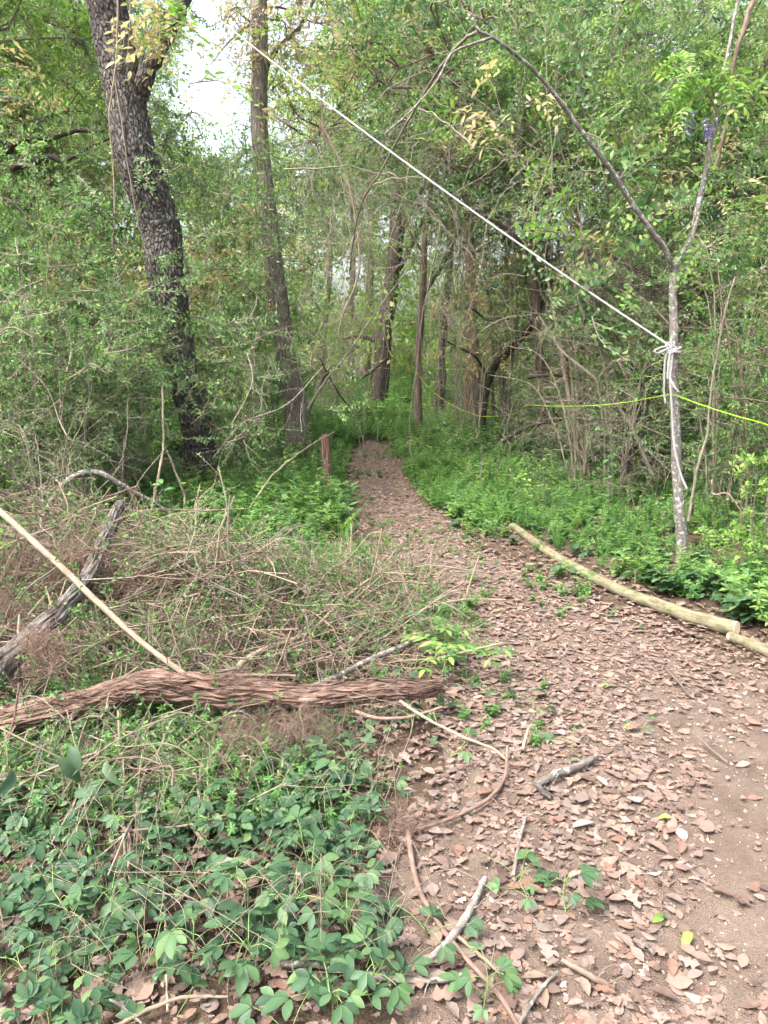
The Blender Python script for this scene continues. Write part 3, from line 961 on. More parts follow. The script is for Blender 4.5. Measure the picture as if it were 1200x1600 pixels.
for i, (px, py, Y, w, mat, crs, lab) in enumerate(_far):
    d = ray(px, 700)
    gx0 = (px - 600) / FPX * Y * 1.0
    p0 = np.array([gx0, Y, float(hgt(gx0, Y))])
    gpx, gpy = project(p0)
    lean = R.normal(0, 14)
    tp = crs[0][2]
    tree("woodland_tree", lab, [(gpx, gpy + 4, Y, w * 1.15), (gpx + lean * .3, gpy - 80, Y, w), (gpx + lean, (gpy + tp) / 2, Y, w * .85), (gpx + lean * .6 + (crs[0][1] - gpx) * .6, tp + 40, Y, w * .6), (crs[0][1], tp - 90, Y, w * .3)],
         mat, [], [(k, a, b, Y + 0.3, s) for (k, a, b, s) in crs], "tree", "trees standing deep in the wood", 12, 0.07, 0.3, 40, 20.0 + i)

# ------------------------------------------------------------------ shrubs
def shrub_mesh(seed, n_stem, H, spread, leaf_len, n_side, n_twig, n_leaf, leaf_m, wood_m, tmpl=LQ, low=0.12, arch=0.5):
    rg = np.random.default_rng(seed)
    wood, lv = MB(), MB()
    pos, dr, tn = [], [], []
    for i in range(n_stem):
        a = rg.uniform(0, 6.28)
        b = np.array([math.cos(a), math.sin(a), 0]) * rg.uniform(0, 0.16)
        h = H * rg.uniform(0.6, 1.05)
        out = np.array([math.cos(a), math.sin(a), 0]) * spread * rg.uniform(.3, 1.1)
        pts = spl([b - [0, 0, .05], b + out * .2 + [0, 0, h * .4], b + out * .6 + [0, 0, h * .8], b + out * (1 + arch * .3) + [0, 0, h * (1 - arch * .12)]] , 14)
        pts += np.cumsum(rg.normal(0, .012, (14, 3)), 0) * H * .25
        r0 = 0.0048 * H * rg.uniform(.6, 1.3)
        wood.tube(pts, np.linspace(r0, r0 * .25, 14), 5, cap=False, seed=i * 1.3)
        for j in range(n_side):
            t = rg.uniform(low, 1)
            q0 = pts[int(t * 13)]
            aa = rg.uniform(0, 6.28)
            L = H * rg.uniform(.12, .34) * (1.1 - .5 * t)
            d = norm([math.cos(aa), math.sin(aa), rg.uniform(-.1, .9)])
            q = spl([q0, q0 + d * L * .5 + rg.normal(0, .04, 3) * L, q0 + d * L + [0, 0, -L * arch * rg.uniform(0, .6)]], 8)
            wood.tube(q, np.linspace(r0 * .4, r0 * .12, 8), 4, cap=False, seed=j)
            for k in range(n_twig):
                w0 = q[rg.integers(1, 8)]
                dd = norm(d * .6 + rg.normal(0, .8, 3))
                l3 = L * rg.uniform(.2, .55)
                w1 = w0 + dd * l3 + [0, 0, -l3 * arch * .3]
                wood.tube(np.array([w0, (w0 + w1) / 2 + rg.normal(0, .05, 3) * l3, w1]), [r0 * .14, r0 * .1, r0 * .06], 3, cap=False)
                tt = np.linspace(.15, 1, n_leaf)
                pp = w0 + (w1 - w0) * tt[:, None]
                s = np.where(np.arange(n_leaf) % 2, 1, -1)[:, None]
                side = norm(np.cross(dd, rg.normal(0, 1, 3)))
                pos.append(pp)
                dr.append(side * s + dd * .5 + rg.normal(0, .25, (n_leaf, 3)))
                tn.append(np.full(n_leaf, rg.random() * .45))
    pos, dr, tn = np.vstack(pos), np.vstack(dr), np.concatenate(tn)
    N = len(pos)
    lv.bake(tmpl, pos, dr, rg.normal(0, .5, (N, 3)) + [0, 0, 1], leaf_len * rg.uniform(.6, 1.25, N), np.clip(tn + rg.random(N) * .55, 0, 1))
    return wood.mesh("stems", M[wood_m]), lv.mesh("foliage", M[leaf_m])


SH = {
    'privet1': shrub_mesh(11, 9, 2.7, 0.75, 0.036, 11, 6, 11, 'privet', 'twig'),
    'privet2': shrub_mesh(12, 8, 2.5, 0.9, 0.034, 11, 6, 10, 'privet', 'twig', LQN, 0.2, 0.9),
    'privet3': shrub_mesh(13, 7, 3.4, 0.8, 0.04, 12, 6, 10, 'privet', 'brownbark', LQ, 0.3),
    'broad': shrub_mesh(14, 7, 2.6, 0.8, 0.062, 9, 5, 7, 'dark_leaf', 'brownbark', LF, 0.2, 0.6),
    'bare': shrub_mesh(15, 9, 2.2, 0.9, 0.03, 12, 7, 1, 'privet', 'twig', LQ, 0.1, 0.9),
    'tall': shrub_mesh(16, 5, 5.4, 1.3, 0.05, 20, 7, 9, 'dark_leaf', 'brownbark', LQ, 0.35, 0.7),
    'yellow': shrub_mesh(17, 3, 3.0, 0.6, 0.085, 8, 4, 8, 'yellow', 'twig', LFN, 0.4, 0.9),
    'bright': shrub_mesh(18, 4, 2.0, 0.6, 0.075, 8, 4, 7, 'bright', 'twig', LFN, 0.3, 0.9),
}


def shrub(name, kind, label, x, y, s=1.0, group=None, cat="shrub", sz=1.0, rz=None):
    root = thing(name, label, cat, (x, y, float(hgt(x, y)) - 0.02), group)
    a, b = SH[kind]
    link("stems", a, root)
    link("foliage", b, root)
    root.rotation_euler = (0, 0, R.uniform(0, 6.28) if rz is None else rz)
    root.scale = (s, s, s * sz)
    return root


def at_x(px, Y):
    return (px - 600) / FPX * Y * 1.02


for kind, px, Y, s, lab in [
    ('privet1', 200, 7.0, 0.6, "fine-leaved privet shrub close left of the base of the scaly-bark tree"),
    ('privet2', 105, 6.0, 0.88, "arching privet shrub just above the grey arched branch"),
    ('privet1', 60, 6.4, 1.05, "bushy privet shrub by the fan of bare pale stems"),
    ('privet3', 10, 7.2, 1.0, "tall privet shrub below the low-limbed tree's crooked limbs"),
    ('privet3', 195, 8.4, 1.0, "privet shrub behind the scaly-bark tree on its path-less side"),
    ('privet2', 372, 9.0, 0.62, "privet shrub filling the gap between scaly and grey-bark trees"),
    ('privet1', 345, 10.6, 0.95, "upright privet shrub close beside the grey-bark tree"),
    ('privet3', 110, 9.6, 1.2, "dense privet shrub around the slanting dark stem"),
    ('privet2', -60, 5.7, 1.0, "privet shrub cropped by the left picture edge"),
    ('bare', 70, 5.1, 0.62, "nearly leafless shrub of pale bare stems behind the arched branch"),
    ('bare', 515, 15.5, 0.9, "bare twiggy shrub between the grey-bark tree and the dark crooked trunk"),
    ('broad', 440, 12.6, 1.0, "broad-leaved shrub behind the grey-bark tree's trunk"),
]:
    shrub("privet_shrub" if kind.startswith('privet') else "understory_shrub", kind, lab, at_x(px, Y), Y, s, "shrubs of the thicket beyond the brush pile")
for kind, px, Y, s, lab in [
    ('privet1', 1120, 6.9, 0.95, "privet shrub right behind the rope tree's trunk"),
    ('privet3', 1190, 6.2, 0.9, "privet shrub at the right edge above the lime string"),
    ('broad', 1000, 8.0, 0.95, "dark broad-leaved shrub left of the rope tree, under the rope"),
    ('privet2', 940, 9.3, 1.1, "privet shrub behind the leaning dry stems"),
    ('privet1', 1060, 10.2, 1.3, "large privet shrub behind the leaning dark tree"),
    ('tall', 900, 11.8, 0.85, "tall dark-leaved understory tree right of the vine-draped trunk"),
    ('tall', 1130, 9.9, 0.85, "tall dark-leaved understory tree above the rope tree's fork"),
    ('tall', 770, 14.6, 0.95, "tall dark-leaved understory tree over the bent trunk"),
    ('bare', 905, 8.2, 1.0, "leafless tangled shrub around the leaning dry stems"),
    ('bare', 965, 7.6, 0.9, "leafless shrub with criss-cross branches left of the rope tails"),
    ('bare', 790, 12.8, 1.2, "leafless shrub behind the bent trunk"),
    ('bare', 715, 14.2, 1.3, "bare stems clustered in front of the reddish vine trunk"),
    ('broad', 835, 10.4, 0.42, "small ivy-dark shrub at the foot of the vine-draped trunk"),
    ('privet3', 1270, 7.4, 1.1, "privet shrub past the right picture edge"),
    ('bright', 1180, 5.0, 0.5, "young bright-leaved sapling beside the cut log's near end"),
]:
    shrub("privet_shrub" if kind.startswith('privet') else "understory_shrub", kind, lab, at_x(px, Y), Y, s, "shrubs right of the path")
for px, py, Y, s, lab in [
    (150, 420, 7.9, 0.95, "yellow-leaved sapling left of the scaly-bark trunk"),
    (300, 480, 8.6, 1.0, "yellow-leaved sapling in the gap right of the scaly-bark trunk"),
    (415, 300, 12.4, 1.35, "bronze-leaved sapling behind the grey-bark tree"),
    (1010, 400, 8.9, 0.7, "bronze-leaved sapling hanging beside the left limb of the rope tree"),
    (740, 300, 11.4, 1.0, "yellow-leaved sapling above the slender forked sapling"),
]:
    shrub("yellow_leaf_sapling", 'yellow', lab, at_x(px, Y), Y, s, "saplings with yellow and bronze young leaves", "sapling")

# ------------------------------------------------------------------ leafy masses nobody could count
def sprig(seed, L, nl, leaf, leaf_m, tmpl, wood='twig', droop=.2, branches=3):
    rg = np.random.default_rng(seed)
    mb = MB()
    for b in range(branches):
        d = norm([rg.normal(0, .5), 1, rg.normal(0, .4)]) if b else np.array([0, 1.0, 0])
        p0 = np.array([0, 0, 0.0]) if b == 0 else np.array([0, L * rg.uniform(.1, .5), 0])
        l2 = L * (1 if b == 0 else rg.uniform(.4, .8))
        pts = spl([p0, p0 + d * l2 * .5 + rg.normal(0, .04, 3) * L, p0 + d * l2 + [0, 0, -droop * l2]], 6)
        mb.tube(pts, [0.0035 * L / .3, 0.001 * L / .3], 3, cap=False, mi=1)
        t = np.linspace(.12, 1, nl)
        pp = np.stack([np.interp(t, np.linspace(0, 1, 6), pts[:, k]) for k in range(3)], 1)
        s = np.where(np.arange(nl) % 2, 1, -1)[:, None]
        side = norm(np.cross(d, [0, 0, 1.0]))
        mb.bake(tmpl, pp, side * s + d * .6 + rg.normal(0, .25, (nl, 3)), rg.normal(0, .4, (nl, 3)) + [0, 0, 1], leaf * rg.uniform(.65, 1.2, nl), rg.random(nl))
    return mb.mesh("sprig", [M[leaf_m], M[wood]])


def clump(seed, rad, nl, leaf, leaf_m, tmpl=LQ):
    rg = np.random.default_rng(seed)
    mb = MB()
    for i in range(7):
        d = norm(rg.normal(0, 1, 3))
        mb.tube(spl([-d * rad * .3, rg.normal(0, .1, 3) * rad, d * rad * .9], 5), [.012 * rad, .004 * rad], 3, cap=False, mi=1)
    p = norm(rg.normal(0, 1, (nl, 3))) * (rg.random((nl, 1)) ** .5) * rad * [1, 1, .8]
    mb.bake(tmpl, p, rg.normal(0, 1, (nl, 3)) + [0, 0, -.3], rg.normal(0, .6, (nl, 3)) + [0, 0, 1], leaf * rg.uniform(.6, 1.3, nl), rg.random(nl))
    return mb.mesh("clump", [M[leaf_m], M['twig']])


def gap_keep(p):
    """open sky above the clearing: the woods stand back here"""
    px, py = project(p)
    k = np.ones(len(p))
    for (cx, cy_, rx, ry, s) in [(345, 120, 82, 115, 1.45), (330, 205, 50, 40, .8), (560, 160, 95, 55, 1.0), (470, 190, 60, 45, 0.9), (960, 25, 50, 40, 1.3), (805, 275, 32, 28, 1.1), (1040, 90, 45, 35, 1.0), (720, 210, 30, 30, .8), (880, 330, 40, 40, .7), (1000, 240, 35, 30, .7), (1180, 160, 40, 30, .8), (540, 430, 50, 40, 0.6), (450, 60, 40, 60, 0.5), (610, 60, 60, 60, .4)]:
        k = k - s * np.exp(-(((px - cx) / rx) ** 2 + ((py - cy_) / ry) ** 2) ** 1.5)
    return R.random(len(p)) < k


_clear = [([150, 168, 192, 213, 240, 257, 274, 292, 308, 316], [-130, 0, 130, 240, 340, 410, 500, 600, 700, 790], 64, 7.6, .82),
          ([403, 408, 414, 424, 431, 440, 456, 466], [0, 200, 280, 370, 430, 500, 610, 715], 40, 11.1, .74),
          ([622, 611, 606, 600, 595, 588], [330, 430, 490, 540, 600, 650], 36, 18.8, .95),
          ([668, 660, 655, 652, 652], [330, 460, 540, 620, 680], 28, 13.2, .9),
          ([850, 836, 800, 765, 756, 751], [430, 500, 540, 590, 630, 680], 28, 12.0, .85),
          ([828, 833, 838, 844, 850, 853], [360, 440, 500, 560, 610, 660], 26, 10.6, .85),
          ([734, 737, 740, 742], [400, 470, 540, 600], 26, 15.6, .85)]


def trunk_keep(p):
    """the growth thins in front of the trunks beside the trodden way"""
    px, py = project(p)
    k = np.ones(len(p), bool)
    for xs_, ys_, w, Y, s_ in _clear:
        d = np.abs(px - np.interp(py, ys_, xs_))
        k &= ~((d < w) & (py > ys_[0]) & (py < ys_[-1] + 20) & (p[:, 1] < Y) & (R.random(len(p)) < s_))
    # the clearing beyond the end of the path
    k &= ~((px > 430) & (px < 730) & (py > 385) & (py < 620) & (p[:, 1] > 12.5) & (p[:, 1] < 30) & (R.random(len(p)) < .66))
    return k


def clumpy(ncl, per, px0, px1, py0, py1, Y0, Y1, sig, zmin=0.15):
    px = R.uniform(px0, px1, ncl)
    py = R.uniform(py0, py1, ncl)
    Y = np.sqrt(R.uniform(Y0 ** 2, Y1 ** 2, ncl))
    c = np.array([P(a, b, cc) for a, b, cc in zip(px, py, Y)])
    p = np.repeat(c, per, 0) + R.normal(0, 1, (ncl * per, 3)) * np.repeat(sig * R.uniform(.6, 1.4, ncl), per)[:, None] * [1, 1, .7]
    p = p[p[:, 2] > hgt(p[:, 0], p[:, 1]) + zmin]
    return p[trunk_keep(p)]


far_src = [clump(31, .55, 60, .11, 'far'), clump(32, .6, 60, .1, 'far', LQN), clump(33, .5, 50, .12, 'bright')]
p = np.vstack([clumpy(150, 9, -500, 1700, 120, 560, 22, 46, 1.3), clumpy(120, 9, -100, 1300, 300, 570, 19, 34, 1.0), clumpy(110, 8, -500, 1700, -350, 220, 22, 40, 1.3), clumpy(70, 10, -400, 1600, 440, 590, 18, 34, .9), clumpy(70, 10, 350, 800, 330, 590, 31, 46, 1.2)])
p = p[gap_keep(p)]
tag(scatter("distant_woodland", far_src, p, rot_rand(len(p)), R.uniform(.8, 1.7, len(p))), "pale green mass of distant woodland leaves filling the back of the scene", None)

mid_src = [sprig(45, .42, 9, .06, 'bright', LQ, 'twig'), sprig(41, .4, 9, .055, 'privet', LQ), sprig(42, .38, 10, .045, 'privet', LQN, 'brownbark'), sprig(43, .45, 9, .065, 'dark_leaf', LF, 'brownbark'), sprig(44, .4, 12, .04, 'privet', LQ)]
p = np.vstack([
    clumpy(62, 20, 590, 920, -40, 340, 8.6, 12.5, .27),
    clumpy(60, 19, 850, 1350, -40, 330, 7.5, 11, .27),
    clumpy(8, 4, 880, 1160, 200, 520, 5.4, 6.2, .16),
    clumpy(56, 20, 900, 1350, 300, 680, 7.5, 12, .27),
    clumpy(34, 24, 600, 900, 280, 560, 10.5, 16, .35),
])
p = p[gap_keep(p)]
tag(scatter("canopy_foliage", mid_src, p, rot_rand(len(p)), R.uniform(.6, 1.25, len(p))), "dense dark green leaves overhanging the path's right side", None)
thk_src = [sprig(51, .34, 12, .034, 'privet', LQ), sprig(52, .3, 12, .032, 'privet', LQN), sprig(53, .36, 11, .038, 'privet', LQ, 'brownbark')]
p = np.vstack([
    clumpy(95, 26, -250, 430, 230, 640, 6.4, 11.0, .3),
    clumpy(46, 20, -250, 400, 480, 760, 5.6, 7.4, .26),
    clumpy(45, 24, -250, 250, -100, 260, 8.5, 13, .35),
    clumpy(24, 22, 330, 520, 220, 620, 11.8, 15, .33),
    clumpy(40, 22, 470, 650, 180, 430, 12, 19, .4),
    clumpy(22, 5, 180, 320, 120, 760, 7.2, 7.45, .22),
    clumpy(16, 5, 395, 470, 250, 560, 10.7, 11.0, .22),
])
p = p[gap_keep(p)]
tag(scatter("thicket_foliage", thk_src, p, rot_rand(len(p)), R.uniform(.75, 1.5, len(p))), "fine small-leaved greenery woven through the left thicket", None)
lt_src = [clump(34, .4, 45, .075, 'bright', LQN), clump(35, .4, 50, .07, 'far')]  # clumps added in pale leaf colours to brighten dark parts of the wood
p = np.vstack([clumpy(46, 7, 560, 1150, 360, 600, 12.5, 19, .45), clumpy(56, 7, -200, 330, -20, 330, 9.6, 15, .45), clumpy(36, 7, 950, 1350, -20, 260, 8.5, 14, .45), clumpy(16, 7, 430, 600, 380, 560, 16, 22, .5)])
p = p[gap_keep(p)]
tag(scatter("pale_fill_foliage", lt_src, p, rot_rand(len(p)), R.uniform(.6, 1.2, len(p))), "light yellow-green young leaves, coloured pale to brighten the gaps behind the darker trees", None)
yl_src = [sprig(61, .4, 8, .085, 'yellow', LFN, 'twig', .5, 2), sprig(62, .35, 7, .08, 'yellow', LFN, 'twig', .6, 2), sprig(63, .4, 8, .09, 'bright', LFN, 'twig', .5, 2)]
p = np.vstack([clumpy(7, 8, 195, 265, -10, 90, 7.0, 7.4, .16), clumpy(9, 8, 60, 175, 235, 340, 8.8, 9.6, .22), clumpy(9, 9, 370, 470, 10, 170, 10.8, 11.4, .24),
               clumpy(9, 9, 240, 420, 300, 470, 9.2, 11, .22), clumpy(5, 8, 0, 60, 60, 200, 8, 9, .25), clumpy(8, 6, 830, 960, 180, 480, 7.5, 10, .2), clumpy(4, 5, 700, 860, 60, 220, 7, 9, .2),
               clumpy(5, 6, 1090, 1200, 230, 420, 6.5, 8, .2), clumpy(6, 8, 500, 700, -30, 100, 9, 13, .3)])
tag(scatter("young_leaf_sprays", yl_src, p, rot_rand(len(p), .6), R.uniform(.6, 1.2, len(p))), "drooping yellow and bronze young leaf sprays among the trees", None)

# ------------------------------------------------------------------ low green weeds
def weed(seed, H, whorls, nl, leaf, mat='weed', tmpl=LQN):
    rg = np.random.default_rng(seed)
    mb = MB()
    for s in range(3):
        a = rg.uniform(0, 6.28)
        d = np.array([math.cos(a) * .35, math.sin(a) * .35, 1]) * H * rg.uniform(.6, 1)
        pts = spl([np.zeros(3), d * .5 + rg.normal(0, .02, 3), d + [math.cos(a) * .08 * H, math.sin(a) * .08 * H, -.05 * H]], 6)
        mb.tube(pts, [.0022, .001], 3, cap=False, mi=1)
        for w in range(whorls):
            t = .25 + .75 * w / (whorls - 1)
            c = np.array([np.interp(t, np.linspace(0, 1, 6), pts[:, k]) for k in range(3)])
            aa = np.linspace(0, 6.28, nl, endpoint=False) + rg.uniform(0, 1)
            dd = np.stack([np.cos(aa), np.sin(aa), rg.uniform(-.1, .5, nl)], 1)
            mb.bake(tmpl, np.repeat(c[None], nl, 0), dd, [0, 0, 1], leaf * (1.1 - .5 * t) * rg.uniform(.8, 1.2, nl), rg.random(nl))
    return mb.mesh("weed", [M[mat], M['greenstem']])


def grass_tuft(seed):
    rg = np.random.default_rng(seed)
    mb = MB()
    for i in range(12):
        a = rg.uniform(0, 6.28)
        h = rg.uniform(.12, .3)
        o = np.array([math.cos(a), math.sin(a), 0])
        pts = spl([o * .01, o * .05 + [0, 0, h * .7], o * rg.uniform(.08, .2) + [0, 0, h * rg.uniform(.7, 1)]], 5)
        w = np.cross(o, [0, 0, 1]) * .0025
        v = np.vstack([np.vstack([pts[k] - w * (1 - k / 4.5), pts[k] + w * (1 - k / 4.5)]) for k in range(5)])
        mb.add(v, [(2 * k, 2 * k + 1, 2 * k + 3, 2 * k + 2) for k in range(4)], None, rg.random())
    return mb.mesh("grass", M['weed'])


weed_src = [weed(71, .26, 6, 6, .045), weed(72, .2, 5, 6, .05), weed(73, .3, 7, 6, .04), weed(74, .16, 4, 5, .06, 'weed', LQ), grass_tuft(75), weed(76, .22, 4, 4, .075, 'privet', LQ), weed(77, .3, 6, 5, .05, 'bright'), weed(78, .14, 3, 5, .085, 'creeper', LF), weed(70, .34, 7, 6, .038)]


def weed_field(n, x0, x1, y0, y1, dens):
    x = R.uniform(x0, x1, n)
    y = np.sqrt(R.uniform(y0 ** 2, y1 ** 2, n))
    k = R.random(n) < dens(x, y)
    x, y = x[k], y[k]
    return np.stack([x, y, hgt(x, y)], 1)


_lg = np.array([G(a, b_)[:2] for a, b_ in [(800, 822), (850, 857), (925, 900), (980, 926), (1050, 951), (1100, 967), (1146, 980), (1220, 1027), (1300, 1062)]])


def log_gap(x, y):
    """weeds were crushed where the logs lie and just in front of them"""
    ly = np.interp(x, _lg[:, 0], _lg[:, 1])
    d = y - ly
    near = (x > _lg[0, 0] - .05) & (x < _lg[-1, 0])
    _pp = G(513, 768)
    post = (np.abs(x - _pp[0]) < .2) & (y < _pp[1] + .05) & (y > _pp[1] - .9)
    near = near | False
    return np.where(post, .12, 1.0) * np.where(near & (d < .3) & (d > -.75), 0.0, 1.0)


def wd(x, y):
    nz = vnoise(np.stack([x * 1.1, y * 1.1, np.zeros_like(x)], 1)) * .6 + vnoise(np.stack([x * 3, y * 3, np.ones_like(x)], 1)) * .4
    dl, dr_ = path_l(y) - x, x - path_r(y)
    out = np.maximum(dl, dr_)
    out = np.where(y > _py[-1], 1.0, out)
    e = np.clip((out + np.where(y > 7.5, .3, np.where(y > 5.5, .16, .05)) + .3 * (nz - .5)) / .4, 0, 1)
    near = np.where(x < path_l(y), np.clip((y - 4.0) / 1.1, 0, 1), np.clip((y - 3.9) / .5, 0, 1) * np.clip((out + .1) / .3, 0, 1))
    return np.clip((nz - .18) * 2.2, .15, 1) * e * near * log_gap(x, y)


p = np.vstack([weed_field(18500, -5, 7, 3.9, 9.5, wd), weed_field(15000, -9, 11, 9.5, 17, wd), weed_field(12000, -16, 18, 17, 36, wd)])
lush = np.clip(vnoise(p * [.7, .7, 0] + [3, 0, 0]), .2, 1)
tag(scatter("ground_weeds", weed_src, p, rot_rand(len(p), .18), (0.35 + 1.15 * lush) * R.uniform(.7, 1.25, len(p)) * np.where(p[:, 1] > 12, 1.4, 1)), "lush low green weeds covering the ground beside the path", None)
# sparse sprouts in the trampled part of the path
x = R.uniform(-1.2, 2.4, 3800)
y = R.uniform(2.4, 13, 3800)
k = on_path(x, y) & (vnoise(np.stack([x * 1.6, y * 1.6, x * 0], 1))  > .5)
_m = np.minimum(x - path_l(y), path_r(y) - x)
k &= (log_gap(x, y) > .5) & ~((x > .9) & (y < 3.6)) & (R.random(3800) < np.clip(.75 - _m * 1.3, .06, 1) * np.clip((y - 2.2) / 1.5, .15, 1))
p = np.stack([x[k], y[k], hgt(x[k], y[k]) + .01], 1)
tag(scatter("path_sprouts", [weed_src[1], weed_src[3]], p, rot_rand(len(p), .2), R.uniform(.2, .5, len(p))), "tiny green sprouts scattered on the leafy path", None)

# ------------------------------------------------------------------ dry vines and bare strands
def strand(mb, pts, w, n=26, sides=5, jit=.012, seed=0):
    p = spl(pts, n)
    p = p + np.cumsum(R.normal(0, jit, (n, 3)), 0) * .4
    mb.tube(p, np.linspace(w, w * .45, n), sides, cap=True, seed=seed)


mb = MB()
for i in range(230):          # tangle hanging over the middle of the view
    a = R.uniform(470, 900)
    Y = R.uniform(7.0, 12.5)
    py = R.uniform(170, 420) + 40 * abs(a - 690) / 210
    c = P(a, py, Y)
    L = R.uniform(.4, 1.7)
    d = norm([R.normal(0, 1), R.normal(0, .6), R.normal(.1, .8)])
    sag = R.uniform(.15, .7) * L
    e = c + d * L
    strand(mb, [c - d * L * .2, c + d * L * .3 + [0, 0, sag * .5], c + d * L * .7 + [0, 0, sag * .3], e - [0, 0, sag]], R.choice([.0022, .003, .004, .007], p=[.4, .3, .2, .1]), 22, 4, .035, i)
for i in range(75):          # strands that hang from the canopy to the ground
    a = R.choice([R.normal(735, 28), R.normal(860, 45), R.normal(560, 40), R.uniform(640, 1000)])
    Y = R.uniform(9.5, 16)
    t = P(a + R.normal(0, 25), R.uniform(230, 420), Y)
    x1 = t[0] + R.normal(0, .25)
    b = np.array([x1, Y + R.normal(0, .2), float(hgt(x1, Y))])
    b[2] += R.choice([0, 0, R.uniform(0, 1.0)])
    strand(mb, [t, t * .6 + b * .4 + R.normal(0, .1, 3), t * .2 + b * .8 + R.normal(0, .1, 3), b], R.choice([.003, .004, .006, .01]), 18, 4, .03, i)
tag(mb.build("vine_tangle", M['twig']), "tangle of thin grey bare vines hung between the trees", None, None, "stuff")

_v = [
    ("thick_vine", "twisted brown vine stem leaning from the weeds up to the vine-draped trunk", [(912, 772, 8.6), (900, 700, 8.7), (886, 630, 8.9), (874, 565, 9.2), (862, 500, 9.7), (850, 430, 10.3)], 8, 'brownbark'),
    ("thick_vine", "second brown vine stem beside it with a knobbly foot, nearest the rope tree", [(926, 768, 8.5), (915, 715, 8.6), (898, 640, 8.9), (880, 575, 9.3), (868, 520, 9.8)], 6, 'brownbark'),
    ("dry_branch", "long dry branch slanting from the bent trunk's top down toward the rope tree", [(1020, 745, 7.6), (985, 660, 7.9), (930, 590, 8.4), (880, 545, 8.9), (845, 490, 9.6)], 6, 'twig'),
    ("dry_branch", "dark arching branch low behind the leaning dry stems", [(785, 690, 10.0), (830, 665, 9.8), (880, 655, 9.6), (940, 655, 9.2), (985, 690, 8.8), (1010, 715, 8.6)], 7, 'darkbark'),
    ("dry_branch", "dark bowed branch crossing above the lime string", [(825, 590, 9.8), (860, 585, 9.5), (905, 592, 9.2), (950, 605, 8.9), (1000, 640, 8.5), (1050, 685, 8.1)], 6, 'darkbark'),
    ("dry_branch", "short broken stump branch leaning in weeds behind the rope tree", [(1010, 720, 8.0), (1000, 690, 8.0), (997, 665, 8.0)], 14, 'smooth'),
    ("bare_vine", "pale thin vine looping down below the white rope's middle", [(500, 190, 7.5), (545, 290, 7.6), (560, 420, 7.7), (530, 520, 7.8), (540, 620, 8.0)], 4, 'paletwig'),
    ("bare_vine", "curved vine sweeping from the rope tree's long limb down across the middle", [(745, 48, 4.9), (700, 90, 5.4), (650, 170, 6.0), (600, 260, 6.6), (560, 330, 7.2), (545, 430, 8.0)], 5, 'twig'),
    ("bare_vine", "grey vine arching over the path before the dark crooked tree", [(480, 640, 10.5), (500, 610, 10.7), (540, 560, 11), (580, 500, 11.5), (640, 420, 12)], 4, 'twig'),
    ("bare_vine", "bowed thin stem dipping almost to the weeds left of the path's end", [(500, 560, 14), (520, 600, 14.2), (548, 636, 14.5), (575, 625, 14.8), (582, 570, 15)], 3, 'darkbark'),
    ("bare_vine", "dark thin vine reaching from the post toward the grey-bark tree", [(605, 560, 13), (560, 590, 12.6), (520, 570, 12.2), (490, 620, 11.8), (478, 660, 11.4)], 4, 'darkbark'),
    ("bare_vine", "thin pale vine hanging beside the scaly trunk's upper half", [(185, -20, 7.2), (186, 60, 7.2), (182, 130, 7.2), (178, 180, 7.2), (186, 300, 7.2), (180, 380, 7.2)], 3, 'paletwig'),
    ("bare_vine", "thin dark vine running down the face of the scaly trunk", [(205, 0, 7.3), (200, 90, 7.35), (183, 120, 7.35), (196, 210, 7.35), (215, 330, 7.35), (236, 420, 7.35)], 3, 'twig'),
    ("bare_vine", "pale curved stem in front of the scaly trunk's foot", [(285, 830, 5.9), (286, 780, 6.0), (278, 755, 6.0), (262, 715, 6.0), (255, 700, 6.0)], 5, 'paletwig'),
    ("bare_vine", "upright pale stem right of the pale curved stem", [(222, 850, 5.6), (232, 800, 5.6), (240, 745, 5.7), (246, 700, 5.8), (244, 600, 6.0)], 5, 'paletwig'),
    ("bare_vine", "straw-coloured stem springing from the brush towards the red post", [(385, 800, 6.0), (430, 745, 6.6), (480, 700, 7.3), (520, 680, 8.0)], 3, 'paletwig'),
    ("bare_vine", "grey stem reaching across in front of the grey-bark trunk", [(330, 640, 7.2), (350, 600, 7.3), (390, 585, 7.6), (440, 580, 8.0), (470, 575, 8.4)], 4, 'paletwig'),
    ("bare_vine", "thin straight stem slanting through leaves beside the grey-bark trunk", [(330, 440, 8.3), (350, 480, 8.3), (378, 520, 8.3)], 4, 'paletwig'),
    ("bare_vine", "brown bare vine reaching down from the upper right corner", [(1185, -20, 6.4), (1165, 40, 6.4), (1152, 90, 6.4), (1140, 180, 6.5), (1118, 260, 6.6)], 8, 'brownbark'),
    ("bare_vine", "long grey vine falling from the dark canopy beside the vine-draped trunk", [(872, 100, 8.0), (870, 200, 8.1), (905, 330, 8.2), (930, 470, 8.3), (945, 560, 8.3), (985, 690, 8.2)], 3, 'twig'),
    ("bare_vine", "bent pale stem hooking over the weeds right of the rope tree", [(1112, 750, 5.2), (1116, 775, 5.2), (1135, 776, 5.15), (1158, 800, 5.1), (1165, 830, 5.1)], 3, 'paletwig'),
    ("bare_vine", "upright grey stem in the weeds right of the rope tail", [(1075, 815, 5.9), (1090, 740, 6.0), (1102, 680, 6.1), (1120, 560, 6.2), (1150, 440, 6.3)], 5, 'twig'),
]
